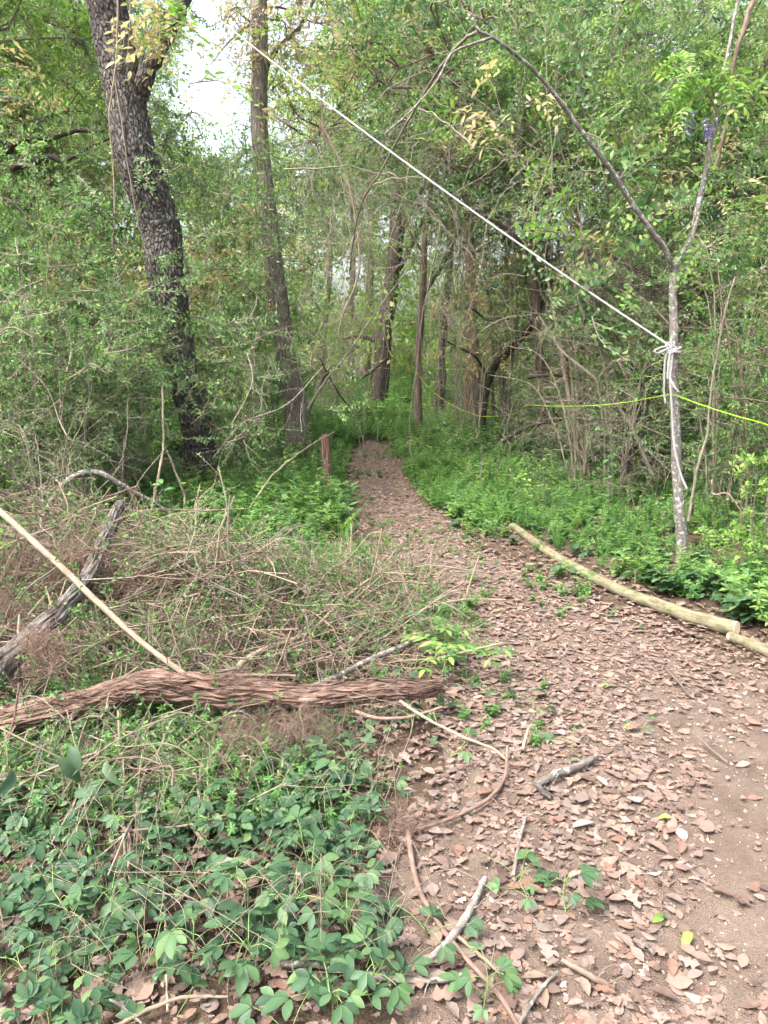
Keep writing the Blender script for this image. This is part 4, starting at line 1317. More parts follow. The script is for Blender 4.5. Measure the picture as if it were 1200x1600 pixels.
for nm, lab, pts, w, mat in _v:
    mb = MB()
    q = np.array([P(*a) for a in pts])
    off = q[0].copy()
    p = spl(q, 40) - off
    r0 = px_r(w, pts[0][2])
    p += np.cumsum(R.normal(0, .006, (40, 3)), 0) * .5
    mb.tube(p, np.linspace(r0, r0 * .6, 40), 8, .12, 20, True, seed=R.uniform(0, 9))
    if nm == "dry_branch" or nm == "thick_vine":
        for j in range(7):
            s = p[R.integers(6, 40)]
            d = norm(R.normal(0, 1, 3) + [0, 0, .3])
            L = R.uniform(.2, .7)
            mb.tube(spl([s, s + d * L * .5 + R.normal(0, .03, 3), s + d * L + [0, 0, -.1 * L]], 8), [r0 * .35, r0 * .12], 5, cap=True, seed=j)
    o = mb.build(nm, M[mat])
    o.location = off
    tag(o, lab, "vine" if "vine" in nm else "branch", "single vines and branches among the trees")

# ------------------------------------------------------------------ post, stone, rope, string, cut logs
b = G(513, 768)
root = thing("wooden_post", "short weathered reddish wooden post standing beside the path", "post", b)
mb = MB()
t = P(507, 679, b[1] + .02) - b
pp = spl([np.array([0, 0, -.12]), t * .35, t * .75, t], 26)
mb.tube(pp, np.interp(np.linspace(0, 1, 26), [0, .3, .85, 1], [.062, .055, .05, .034]), 18, .16, 14, True, seed=4, stretch=.08)
mb.build("shaft", M['post'], root)
mb = MB()
mb.tube(spl([t + [-.03, 0, -.06], t + [-.028, 0, .025]], 5), [.014, .004], 6, .2, 20)
mb.tube(spl([t + [.015, .01, -.06], t + [.02, .01, .012]], 5), [.016, .006], 6, .2, 20)
mb.build("splinter", M['post'], root)

b = G(724, 684)
mb = MB()
u, w_ = np.meshgrid(np.linspace(0, 2 * math.pi, 24, endpoint=False), np.linspace(-1.4, 1.5, 12))
v = np.stack([np.cos(u) * np.cos(w_), np.sin(u) * np.cos(w_), np.sin(w_)], -1).reshape(-1, 3)
v = v * (0.75 + .5 * vnoise(v * 1.7 + 4))[:, None] * [.24, .19, .15]
ii = np.arange(11)[:, None] * 24 + np.arange(24)[None]
jj = np.arange(11)[:, None] * 24 + (np.arange(24)[None] + 1) % 24
mb.add(v, np.stack([ii, jj, jj + 24, ii + 24], -1).reshape(-1, 4), [(11 * 24 + i, 11 * 24 + (i + 1) % 24, 11 * 24 + (i + 2) % 24) for i in range(0)])
o = mb.build("field_stone", M['stone'])
o.location = b + [0, 0, .06]
tag(o, "small grey stone half hidden in weeds near the bent trunk", "stone")


def braid(mb, p, r, turns=55.0):
    """rope with visible strands"""
    n = len(p)

    def lob(a, s):
        return 1 + .13 * np.abs(np.sin(1.5 * a + s * turns)) - .05
    mb.tube(p, r, 10, 0, 8, True, lobes=lob)


knot = P(1049, 542, 5.30)
root = thing("white_rope", "taut white rope slanting down from the scaly-bark tree to its knot on the slim tree", "rope", knot)
A = P(151, -128, 7.42)
K = knot.copy()
n = 400
tt = np.linspace(0, 1, n)[:, None]
line = A * (1 - tt) + K * tt
line[:, 2] -= 0.1 * 4 * (tt[:, 0] * (1 - tt[:, 0]))
mb = MB()
braid(mb, line - knot, .0067)
mb.build("rope_line", M['rope'], root)
mb = MB()
cx = P(1053, 545, 5.35)
rad = px_r(15, 5.35) + .008
for dz in (0.006, -.012, -.028):
    a = np.linspace(0, 2 * math.pi, 40)
    braid(mb, np.stack([cx[0] + rad * np.cos(a), cx[1] + rad * np.sin(a), cx[2] + dz + .008 * np.sin(a + dz * 90)], 1) - knot, .0068)
mb.build("trunk_wrap", M['rope'], root)
mb = MB()
braid(mb, spl([P(1052, 540, 5.28), P(1040, 548, 5.25), P(1044, 536, 5.24), P(1056, 545, 5.25), P(1046, 552, 5.24), P(1042, 541, 5.24)], 50) - knot, .0068)
knot_part = mb.build("knot", M['rope'], root)
mb = MB()
braid(mb, spl([P(1045, 541, 5.25), P(1033, 543, 5.22), P(1023, 548, 5.2), P(1027, 552, 5.2), P(1037, 548, 5.22), P(1046, 545, 5.25)], 50) - knot, .0062)
mb.build("bow_loop", M['rope'], knot_part)
for pts, rr in [([(1044, 546, 5.24), (1039, 565, 5.23), (1038, 595, 5.23), (1038, 615, 5.24), (1040, 630, 5.24)], .0068),
                ([(1051, 546, 5.25), (1049, 570, 5.24), (1047, 590, 5.23), (1050, 640, 5.24), (1052, 680, 5.24), (1057, 715, 5.23), (1065, 745, 5.22), (1073, 763, 5.2)], .0068),
                ([(1048, 546, 5.24), (1044, 570, 5.23), (1043, 592, 5.23)], .0068), ([(1047, 590, 5.23), (1053, 603, 5.22), (1060, 612, 5.22)], .006)]:
    mb = MB()
    braid(mb, spl([P(*a) for a in pts], 60) - knot, rr)
    mb.build("rope_tail", M['rope'], knot_part)

s0 = P(1049, 617, 5.27)
mb = MB()
ws = [(1420, 735, 3.9), (1200, 664, 4.75), (1150, 650, 4.95), (1100, 634, 5.1), (1062, 620, 5.25), (1049, 617, 5.27), (1020, 621, 5.6), (975, 629, 6.3), (920, 634, 7.2), (860, 634.5, 8.2), (822, 634, 8.9), (806, 646, 9.6), (780, 650, 10.4), (745, 649, 11.2), (705, 632, 12.2), (670, 606, 13.0), (650, 580, 13.35)]
mb.tube(spl([P(*a) for a in ws], 160) - s0, np.interp(np.linspace(0, 1, 160), [0, .35, .6, 1], [.003, .003, .0032, .0035]), 6)
o = mb.build("lime_string", M['string'])
o.location = s0
tag(o, "bright lime-green string sagging from the slim rope tree across to the slender sapling", "string")
s0 = P(1048, 585, 5.3)
mb = MB()
mb.tube(spl([P(*a) for a in [(1048, 583, 5.3), (1000, 590, 6.5), (930, 597, 8.3), (850, 594, 10.2), (760, 580, 12), (660, 575, 13.4)]], 80) - s0, np.linspace(.0015, .0022, 80), 5)
o = mb.build("lime_string", M['string'])
o.location = s0
tag(o, "second, fainter lime-green string running nearly level above the sagging one", "string")


def cut_log(name, label, pts, end_w, n=60):
    q = np.array([G(a, b_) for a, b_, w, dz in pts])
    for i, (a, b_, w, dz) in enumerate(pts):
        q[i] = P(a, b_, q[i][1] - 0.0)
    rr = [px_r(w, q[i][1]) for i, (a, b_, w, dz) in enumerate(pts)]
    for i in range(len(q)):
        # centre of the log sits one radius above the ground on the same line of sight
        a, b_, w, dz = pts[i]
        d = ray(a, b_)
        tz = (float(hgt(q[i][0], q[i][1])) + rr[i] + dz - CAM[2]) / d[2]
        q[i] = CAM + d * tz
    off = q[-1].copy()
    p = spl(q, n)
    r2 = np.interp(np.linspace(0, 1, n), np.linspace(0, 1, len(rr)), rr)
    p += np.cumsum(R.normal(0, .0025, (n, 3)), 0) * .6
    root = thing(name, label, "log", off)
    mb = MB()
    mb.tube(p - off, r2, 20, .1, 22, False, seed=6)
    mb.build("bark", M['mosslog'], root)
    for e, sgn in ((0, -1), (n - 1, 1)):
        mb = MB()
        d = norm(p[1] - p[0]) if e == 0 else norm(p[-1] - p[-2])
        mb.tube(np.array([p[e] - off - d * .02 * sgn, p[e] - off + d * .002 * sgn]), r2[e] * .965, 20, .03, 14, True, cap_mi=0)
        mb.build("cut_face", M['cutwood'], root)
    return root


cut_log("cut_log", "long greenish smooth log lying along the path's right side, sawn near end",
        [(802, 822, 11, .0), (850, 857, 14, .0), (925, 900, 16, .0), (980, 926, 18, .0), (1050, 951, 21, .0), (1100, 967, 23, .0), (1146, 980, 25, .0)], 28)
cut_log("cut_log", "short greenish log butting the sawn end of the long one",
        [(1143, 994, 17, .0), (1175, 1008, 18, .0), (1220, 1027, 19, .0), (1300, 1062, 21, 0)], 25)

# ------------------------------------------------------------------ brush pile: logs, sticks and twigs one by one
def log_thing(name, label, pts, mat, cat="log", sides=28, rough=.16, rs=14, n=110, stretch=.1, twigs=0, group=None, lobes=None):
    q = np.array([P(a, b_, Y) for a, b_, Y, w in pts])
    rr = np.interp(np.linspace(0, 1, n), np.linspace(0, 1, len(pts)), [px_r(w, Y, b_) for a, b_, Y, w in pts])
    off = q[len(q) // 2].copy()
    p = spl(q, n) - off
    p += np.stack([vnoise(np.stack([np.linspace(0, 14, n) + R.uniform(0, 50), np.full(n, .5), np.full(n, .5)], 1)) - .5 for k in range(3)], 1) * rr[:, None] * .55
    mb = MB()
    mb.tube(p, rr, sides, rough, rs, True, seed=R.uniform(0, 20), stretch=stretch, lobes=lobes)
    for j in range(twigs):
        s = p[R.integers(4, n - 4)]
        d = norm(R.normal(0, 1, 3))
        L = rr.mean() * R.uniform(5, 14)
        mb.tube(spl([s, s + d * L * .5 + R.normal(0, .1, 3) * L, s + d * L], 7), [rr.mean() * .4, rr.mean() * .12], 5, cap=True)
    o = mb.build(name, M[mat])
    o.location = off
    return tag(o, label, cat, group)


def fib(seed):
    def f(ang, s):
        q = np.stack(np.broadcast_arrays(np.cos(ang) * 1.7 + seed, np.sin(ang) * 1.7, s * 4.5), -1).reshape(-1, 3)
        a = np.abs(vnoise(q) - .5) * 2
        q2 = np.stack(np.broadcast_arrays(np.cos(ang) * 6 + seed, np.sin(ang) * 5, s * 13 + 3), -1).reshape(-1, 3)
        b = vnoise(q2)
        q3 = np.stack(np.broadcast_arrays(np.cos(ang) * 1.2, np.sin(ang) * 1.2, s * 30 + 3), -1).reshape(-1, 3)
        c = vnoise(q3)
        q4 = np.stack(np.broadcast_arrays(np.cos(ang) * 9 + seed, np.sin(ang) * 9, s * 15 + 3), -1).reshape(-1, 3)
        d4 = vnoise(q4)
        return (1 + .1 * (np.clip(a * 2.4, 0, 1) - .7) + .16 * (b - .5) + .08 * (c - .5) + .26 * (d4 - .5)).reshape(np.broadcast(ang, s).shape)
    return f


log_thing("rusty_log", "rust-red fibrous rotting log lying across the front of the brush pile",
          [(-120, 1165, 2.78, 46), (-50, 1142, 2.8, 46), (0, 1130, 2.82, 46), (60, 1114, 2.84, 43), (130, 1098, 2.86, 41), (200, 1079, 2.88, 43), (280, 1073, 2.9, 48), (350, 1079, 2.9, 46), (420, 1084, 2.9, 40), (490, 1086, 2.9, 35), (560, 1083, 2.92, 34), (625, 1078, 2.95, 30), (675, 1074, 2.98, 25), (692, 1072, 2.98, 17)],
          'redlog', "log", 96, .12, 90, 520, .12, 0, None, fib(2.0))
mb = MB()   # loose bark slivers of that log are its part
slv = bpy.data.objects["rusty_log"]
for j in range(150):
    a = R.uniform(-30, 690)
    pyc = np.interp(a, [0, 60, 130, 200, 280, 350, 420, 490, 560, 625, 690], [1130, 1114, 1098, 1079, 1073, 1079, 1084, 1086, 1083, 1078, 1072])
    c = P(a, pyc + R.uniform(-19, 16), np.interp(a, [0, 690], [2.79, 2.94]) + R.uniform(-.012, .02)) - np.array(slv.location)
    d = norm([1, R.normal(0, .15), R.normal(0, .16)])
    L = R.uniform(.03, .2)
    mb.tube(spl([c - d * L * .5, c + R.normal(0, .004, 3), c + d * L * .5 + [0, -.006, 0]], 6), np.array([.001, .004, .0012]) * R.choice([.4, .6, .9, 1.3]), 5, .3, 60)
tag(mb.build("bark_slivers", M['redlog'], slv), None, None, None, "stuff")

log_thing("weathered_grey_log", "weathered grey split log slanting from the left edge up over the brush pile",
          [(-70, 1112, 2.95, 48), (0, 1046, 3.1, 42), (35, 1010, 3.2, 37), (65, 982, 3.3, 33), (100, 948, 3.45, 29), (132, 912, 3.65, 25), (152, 870, 3.9, 23), (172, 822, 4.15, 20), (190, 785, 4.3, 14)], 'greylog', "log", 56, .14, 60, 420, .12, 0, None, fib(7.0))
log_thing("dark_log", "dark weathered log end poking in from the left edge by the large grey-green leaves",
          [(-80, 1285, 2.4, 46), (-20, 1266, 2.45, 42), (25, 1253, 2.5, 36), (62, 1240, 2.55, 24)], 'greylog', "log", 28, .15, 18, 80, .1, 0, None, fib(4.0))
log_thing("dark_log", "second dark log end low at the left edge, above the lichen stick",
          [(-60, 1410, 2.05, 58), (-10, 1378, 2.12, 52), (28, 1350, 2.2, 40), (50, 1330, 2.25, 22)], 'greylog', "log", 28, .15, 18, 80, .1, 0, None, fib(5.0))

GS = "sticks on and around the brush pile"
_sticks = [
    ("branch", "long straight tan branch slanting from the left edge down onto the rusty log", [(-60, 752, 4.3, 11), (0, 800, 3.9, 10), (60, 853, 3.6, 10), (110, 900, 3.42, 10), (165, 952, 3.25, 10), (230, 1010, 3.08, 9), (292, 1056, 2.92, 8)], 'tanstick'),
    ("branch", "long thin grey branch lying level behind the pile", [(-20, 818, 4.9, 8), (20, 826, 4.9, 8), (100, 843, 4.9, 8), (175, 856, 4.9, 8), (255, 863, 4.9, 7), (330, 876, 4.95, 6), (375, 887, 5.0, 5)], 'lichen'),
    ("branch", "reddish-brown curved branch entering from the left edge above the grey split log", [(-40, 822, 4.2, 10), (0, 832, 4.2, 9), (50, 846, 4.2, 9), (90, 857, 4.2, 8), (115, 866, 4.2, 6)], 'brownbark'),
    ("branch", "blackish branch slanting in at the left edge above the tan branch", [(-50, 740, 4.7, 7), (0, 766, 4.7, 7), (40, 788, 4.7, 7), (75, 815, 4.7, 6), (98, 832, 4.7, 5)], 'darkbark'),
    ("branch", "grey arched branch bowing over the pile's left end", [(58, 835, 5.0, 9), (72, 800, 5.0, 9), (92, 765, 5.0, 8), (120, 742, 5.0, 9), (150, 738, 5.05, 9), (180, 752, 5.1, 8), (215, 772, 5.2, 7), (255, 795, 5.3, 5), (285, 835, 5.4, 4)], 'lichen'),
    ("branch", "pale peeled branch curving up from the rusty log's middle", [(360, 1054, 3.15, 10), (385, 1030, 3.2, 10), (420, 1012, 3.3, 9), (460, 1000, 3.45, 8), (492, 982, 3.6, 7), (515, 958, 3.75, 6), (550, 925, 4.0, 5), (600, 890, 4.3, 3)], 'paletwig'),
    ("branch", "straight grey stick reaching right from behind the rusty log toward the ash-leaved seedlings", [(485, 1074, 3.15, 9), (530, 1055, 3.25, 9), (570, 1034, 3.35, 9), (615, 1015, 3.45, 9), (662, 996, 3.55, 8)], 'lichen'),
    ("stick", "thin straight brown stick lying along the top of the rusty log", [(285, 1054, 3.05, 6), (340, 1055, 3.05, 6), (400, 1055, 3.05, 6), (462, 1056, 3.05, 5)], 'root'),
    ("stick", "pale thin stick lying across the leafy path left of its middle", [(650, 957, 4.25, 4), (690, 944, 4.35, 5), (730, 937, 4.42, 4), (790, 937, 4.42, 3)], 'paletwig'),
    ("stick", "thin upright dry stalk by the pale stick on the path", [(727, 937, 4.35, 3), (738, 900, 4.35, 3), (749, 868, 4.35, 2)], 'paletwig'),
    ("stick", "long curved brown stick in the front, running down to the bottom edge", [(638, 1298, 2.2, 9), (642, 1335, 2.1, 9), (655, 1390, 1.98, 9), (688, 1447, 1.86, 8), (735, 1505, 1.72, 8), (775, 1548, 1.63, 8), (812, 1608, 1.52, 7)], 'root'),
    ("stick", "slender brown stem curving over dead leaves above the front's long curved stick", [(640, 1300, 2.2, 6), (690, 1284, 2.3, 6), (735, 1265, 2.36, 6), (770, 1242, 2.44, 6), (789, 1212, 2.52, 6), (793, 1165, 2.65, 4)], 'root'),
    ("stick", "grey lichen-spotted stick crossing behind the front's long curved stick", [(668, 1500, 1.82, 10), (700, 1472, 1.88, 13), (725, 1440, 1.94, 13), (742, 1405, 2.02, 11), (758, 1372, 2.1, 9)], 'lichen'),
    ("stick", "pale grey stick lying among the creeper leaves at the front's bottom", [(430, 1506, 1.8, 10), (500, 1508, 1.8, 10), (560, 1520, 1.78, 10), (620, 1530, 1.76, 9), (690, 1532, 1.76, 9), (722, 1522, 1.78, 7)], 'lichen'),
    ("stick", "short pale lichen stick lying alone on the path's dead leaves", [(838, 1228, 2.53, 9), (868, 1210, 2.58, 12), (900, 1198, 2.61, 11), (932, 1182, 2.66, 9)], 'lichen'),
    ("stick", "dark stub touching the lone pale lichen stick", [(834, 1220, 2.55, 8), (848, 1236, 2.5, 9), (862, 1248, 2.47, 7)], 'greylog'),
    ("stick", "tiny pale upright twig piece on the path right of the slender brown stem", [(816, 1172, 2.7, 5), (822, 1150, 2.75, 5), (826, 1138, 2.78, 4)], 'paletwig'),
    ("stick", "thin pale curved twig on the path below the lone pale lichen stick", [(802, 1368, 2.1, 6), (808, 1335, 2.16, 6), (812, 1310, 2.22, 5), (822, 1275, 2.32, 4)], 'lichen'),
    ("stick", "thin grey twig running off the bottom edge right of the long curved stick", [(806, 1610, 1.5, 6), (826, 1575, 1.56, 6), (850, 1540, 1.63, 6), (872, 1518, 1.68, 4)], 'lichen'),
    ("stick", "dark brown stick among dead leaves near the bottom, pointing at the bright green leaves", [(878, 1500, 1.75, 9), (905, 1515, 1.71, 10), (935, 1532, 1.68, 10), (962, 1542, 1.66, 7)], 'brownbark'),
    ("stick", "tan twig with a fork near the bottom left corner", [(185, 1602, 1.52, 7), (240, 1574, 1.58, 7), (290, 1558, 1.62, 6), (355, 1557, 1.62, 4)], 'paletwig'),
    ("stick", "lichen-white upright stick at the left edge below the dark log ends", [(18, 1482, 1.95, 11), (30, 1440, 2.0, 12), (44, 1390, 2.08, 12), (56, 1345, 2.15, 10), (68, 1320, 2.2, 8)], 'lichen'),
    ("stick", "slender dry stalk standing in the middle of the creeper leaves", [(262, 1580, 1.65, 4), (260, 1520, 1.75, 4), (258, 1440, 1.85, 4), (254, 1360, 1.95, 3)], 'paletwig'),
    ("stick", "straight dry stalk rising in front of the rusty log's left part", [(198, 1430, 2.2, 6), (196, 1350, 2.3, 6), (192, 1280, 2.4, 5), (188, 1200, 2.5, 5), (185, 1110, 2.6, 4)], 'paletwig'),
    ("stick", "pale sinuous stem winding down through the cut leafy branches", [(270, 1190, 2.6, 6), (278, 1235, 2.5, 6), (300, 1290, 2.35, 6), (340, 1340, 2.2, 5), (388, 1390, 2.1, 4)], 'paletwig'),
    ("stick", "grey stick lying over the large grey-green leaves", [(85, 1275, 2.5, 5), (130, 1258, 2.55, 5), (180, 1238, 2.6, 4)], 'lichen'),
    ("stick", "upright brown broken stalk standing in the rootlet clump", [(240, 960, 3.9, 6), (241, 915, 3.92, 6), (240, 870, 3.94, 5), (241, 833, 3.96, 4)], 'root'),
    ("stick", "thin dry stalk standing beside the grey split log", [(36, 1130, 3.1, 6), (32, 1070, 3.15, 6), (28, 1010, 3.2, 5), (30, 960, 3.25, 4)], 'paletwig'),
    ("stick", "thin pale branch in the thatch behind the peeled branch", [(395, 945, 4.1, 6), (430, 942, 4.15, 7), (450, 936, 4.2, 7), (490, 945, 4.2, 5)], 'paletwig'),
    ("stick", "thin pale stick sloping across the dead leaves right of the rusty log's end", [(625, 1095, 2.9, 5), (665, 1122, 2.8, 5), (720, 1150, 2.72, 5), (770, 1170, 2.66, 4), (800, 1195, 2.6, 3)], 'paletwig'),
    ("stick", "reddish crooked twig under the rusty log's right end", [(555, 1112, 2.85, 6), (590, 1122, 2.82, 6), (640, 1120, 2.85, 5), (690, 1105, 2.9, 4)], 'root'),
    ("stick", "dark twig lying on the bare earth at the right of the path", [(1040, 1046, 3.5, 4), (1060, 1065, 3.4, 4), (1075, 1085, 3.3, 3)], 'brownbark'),
    ("stick", "brown curved twig lying on bare earth above the bright green leaf", [(1090, 1150, 2.8, 4), (1110, 1170, 2.74, 4), (1138, 1192, 2.68, 3)], 'brownbark'),
    ("stick", "pale stick crossing under the long curved stick beside creeper leaves", [(712, 1460, 1.86, 6), (745, 1488, 1.78, 6), (780, 1520, 1.7, 5), (800, 1545, 1.65, 4)], 'paletwig'),
    ("stick", "white thin stick at the bottom left among the creeper leaves", [(170, 1562, 1.62, 5), (195, 1575, 1.6, 5), (222, 1600, 1.55, 4)], 'lichen'),
]
for nm, lab, pts, mat in _sticks:
    gpts = []
    for (a, b_, Y, w) in pts:     # no stick sinks into the soil
        q = P(a, b_, Y)
        lim = float(hgt(q[0], q[1])) + px_r(w, Y) * .9 + .032
        if q[2] < lim:
            d = ray(a, b_)
            Y = (CAM + d * ((lim - CAM[2]) / d[2]))[1]
        gpts.append((a, b_, Y, w))
    log_thing(nm, lab, gpts, mat, nm, 9, .12, 30, 46, .2, 2 if pts[0][3] < 9 else 3, GS)

# thatch of cut twigs that makes up the pile
def twig_mesh(seed, L, mat, nb=7, leaf=None, leaf_m='wilt', r=.0042):
    rg = np.random.default_rng(seed)
    mb = MB()
    pts = spl([[-L / 2, 0, 0], [-L / 6, rg.normal(0, .06) * L, rg.normal(0, .05) * L], [L / 6, rg.normal(0, .06) * L, rg.normal(.03, .05) * L], [L / 2, rg.normal(0, .1) * L, 0]], 12)
    mb.tube(pts, [r, r * .5], 4, cap=False, mi=1)
    for j in range(nb):
        s = pts[rg.integers(2, 12)]
        d = norm([rg.uniform(.2, 1), rg.normal(0, .8), rg.normal(.1, .5)])
        l2 = L * rg.uniform(.12, .4)
        q = spl([s, s + d * l2 * .5 + rg.normal(0, .05, 3) * l2, s + d * l2], 5)
        mb.tube(q, [r * .5, r * .2], 3, cap=False, mi=1)
        if leaf:
            k = 7
            t = rg.uniform(.2, 1, k)
            pp = s + d * (t * l2)[:, None]
            mb.bake(quad_leaf(.42, .25, .25), pp, rg.normal(0, 1, (k, 3)) + [0, 0, -.5], rg.normal(0, 1, (k, 3)), leaf * rg.uniform(.6, 1.2, k), rg.random(k))
    return mb.mesh("twig", [M[leaf_m], M[mat]])


tw_src = [twig_mesh(79, 1.2, 'paletwig', 3, None, 'wilt', .009), twig_mesh(80, 1.0, 'lichen', 3, None, 'wilt', .008), twig_mesh(87, .7, 'paletwig', 9, .026, 'privet'), twig_mesh(88, .8, 'paletwig', 9, .024, 'weed'), twig_mesh(81, .8, 'paletwig'), twig_mesh(82, .6, 'twig', 8), twig_mesh(83, .9, 'twig', 6, .024), twig_mesh(84, .7, 'paletwig', 8, .022, 'privet'), twig_mesh(85, .7, 'root', 9), twig_mesh(86, .6, 'twig', 7, .026, 'weed')]


p = np.vstack([clumpy(26, 9, -200, 420, 520, 820, 5.2, 8.0, .3, .05), clumpy(34, 9, 470, 930, 190, 520, 8.5, 14, .4, .05), clumpy(30, 9, 820, 1060, 420, 720, 7.5, 11, .35, .05), clumpy(16, 8, 480, 640, 480, 640, 13, 18, .4, .05)])
tag(scatter("bare_twigs", [tw_src[5], tw_src[5], twig_mesh(89, 1.0, 'twig', 12, None, 'wilt', .0032), twig_mesh(90, .9, 'twig', 12, None, 'wilt', .0028)], p, rot_rand(len(p)), R.uniform(.7, 1.4, len(p))), "fine grey leafless twigs woven through shrubs and trees", None)


def pile_h(x, y):
    a = np.exp(-(((x + 1.05) / .8) ** 2 + ((y - 3.85) / .62) ** 2)) * .3
    b_ = np.exp(-(((x + .35) / .6) ** 2 + ((y - 4.1) / .8) ** 2)) * .13
    c = np.exp(-(((x + 1.9) / .7) ** 2 + ((y - 4.4) / .7) ** 2)) * .36
    e = np.exp(-(((x + .95) / .6) ** 2 + ((y - 2.45) / .3) ** 2)) * .1
    lump = .55 + .9 * vnoise(np.stack([x * 2.6, y * 2.6, 0 * x + 4], 1))
    return 1.55 * lump * np.maximum(np.maximum(a, b_), np.maximum(c, e))


n = 3700
x = R.uniform(-3.0, .35, n)
y = R.uniform(2.1, 5.4, n)
ph = pile_h(x, y)
k = R.random(n) < np.clip(ph * 5, 0, 1) * np.where(y < 3.05, np.where(y > 2.6, 0.03, .5), 1)
x, y, ph = x[k], y[k], ph[k]
z = hgt(x, y) + ph * R.uniform(.05, 1.05, len(x)) ** .8 + .01
rot = np.stack([R.uniform(0, 6.28, len(x)), R.normal(0, 1, len(x)) * np.where(R.random(len(x)) < .3, .65, .3), R.uniform(0, 6.28, len(x))], 1)
tag(scatter("brushwood", tw_src[2:] + tw_src[2:] + [tw_src[2], tw_src[3], tw_src[8], tw_src[8], tw_src[8]], np.stack([x, y, z], 1), rot, R.uniform(.35, 1.2, len(x))), "heap of cut brushwood twigs with wilted leaves", None)

# reddish rootlet clumps
def root_clump(seed, rad, n):
    rg = np.random.default_rng(seed)
    mb = MB()
    for i in range(n):
        c = rg.normal(0, .33, 3) * rad * [1.5, 1, .55]
        d = norm(rg.normal(0, 1, 3) + [0, 0, -.4])
        L = rad * rg.uniform(.25, 1.0)
        pts = spl([c, c + d * L * .35 + rg.normal(0, .14, 3) * L, c + d * L * .7 + rg.normal(0, .2, 3) * L, c + d * L + rg.normal(0, .25, 3) * L], 8)
        r = rad * rg.choice([.004, .006, .01, .02], p=[.5, .32, .14, .04])
        mb.tube(pts, [r, r * .4], 3, cap=False, seed=i)
    return mb.mesh("root_clump", M['root'])


rc = [root_clump(91, .22, 620), root_clump(92, .2, 520), root_clump(93, .17, 420)]
for i, (px, py, Y, s, lab) in enumerate([
    (120, 885, 3.9, .95, "reddish mat of fine rootlets draped over the grey split log's upper part"),
    (215, 900, 3.85, .9, "shaggy brown rootlet clump beside the upright broken stalk"),
    (262, 955, 3.7, .8, "rootlet clump hanging right of the tan branch"),
    (15, 890, 4.0, .8, "rootlet mat at the left edge behind the grey split log"),
    (10, 950, 3.6, .6, "lower rootlet mat at the left edge over the grey split log"),
    (330, 1010, 3.35, .8, "thin brown rootlets hanging behind the rusty log's middle"),
    (445, 990, 3.6, .6, "small rootlet ball on the peeled curved branch"),
    (430, 1128, 2.85, .75, "brown rootlet mat under the rusty log's middle"),
    (350, 1065, 2.93, .6, "rootlets matted on the rusty log's face"),
    (500, 1180, 2.65, .75, "dry rootlet tuft in front of the rusty log"),
    (385, 1165, 2.6, .7, "rootlet mat spilling below the rusty log toward the bright creeper"),
    (470, 1130, 2.72, .6, "small rootlet mat under the rusty log's right half"),
    (60, 1010, 3.05, .55, "rootlet mat hanging over the grey split log's lower part"),
    (610, 1300, 2.2, .62, "straw-brown rootlet tuft beside the bend of the long curved stick"),
]):
    o = link("root_clump", rc[i % 3])
    o.location = P(px, py, Y)
    o.rotation_euler = (R.normal(0, .3), R.normal(0, .3), R.uniform(-.5, .5))
    o.scale = (s,) * 3
    tag(o, lab, "roots", "reddish rootlet clumps on the brush pile")

# leafy branches cut and thrown on the pile
for i, (px, py, Y, s, rz, lab) in enumerate([
    (210, 1150, 2.75, .95, .3, "cut leafy branch with wilting leaves hanging below the rusty log's left half"),
    (300, 1200, 2.6, 1.0, -.6, "wilting leafy branch above the front creeper leaves, left of centre"),
    (150, 1230, 2.55, .9, 1.9, "wilting leafy branch beside the large grey-green leaves"),
    (330, 1130, 2.8, .8, 2.6, "small wilting branch hanging over the rusty log's middle"),
    (260, 1290, 2.35, .85, .9, "wilted branch drooping into the creeper leaves"),
    (110, 1130, 2.75, .7, -1.2, "short leafy branch over the rusty log's left end"),
]):
    rg = np.random.default_rng(400 + i)
    c = P(px, py, Y)
    root = thing("cut_leafy_branch", lab, "branch", c, "leafy cuttings on the brush pile")
    root.rotation_euler = (0, 0, rz)
    root.scale = (s,) * 3
    ws_, ls = MB(), MB()
    for b_ in range(4):
        L = rg.uniform(.35, .6)
        d = norm([rg.uniform(.3, 1) * (1 if b_ % 2 else -1), rg.normal(0, .4), rg.normal(.1, .3)])
        pts = spl([[0, 0, 0], d * L * .5 + [0, 0, .06], d * L + [0, 0, -.16]], 10)
        ws_.tube(pts, [.0045, .0015], 5, seed=b_)
        for j in range(9):
            s0 = pts[rg.integers(2, 10)]
            dd = norm(rg.normal(0, 1, 3) + [0, -.4, -.3])
            l2 = rg.uniform(.07, .2)
            ws_.tube(np.array([s0, s0 + dd * l2 * .5 + rg.normal(0, .008, 3), s0 + dd * l2]), [.0016, .0008], 3, cap=False)
            k = 8
            pp = s0 + dd * (rg.uniform(.15, 1, k) * l2)[:, None]
            ls.bake(full_leaf(.45, .5, .35, .45, .4, 0, 3), pp, rg.normal(0, 1, (k, 3)) + [0, 0, -.6], rg.normal(0, 1, (k, 3)), .027 * rg.uniform(.6, 1.25, k), rg.random(k))
    ws_.build("stem", M['twig'], root)
    ls.build("foliage", M['wilt' if i % 3 else 'privet'], root)

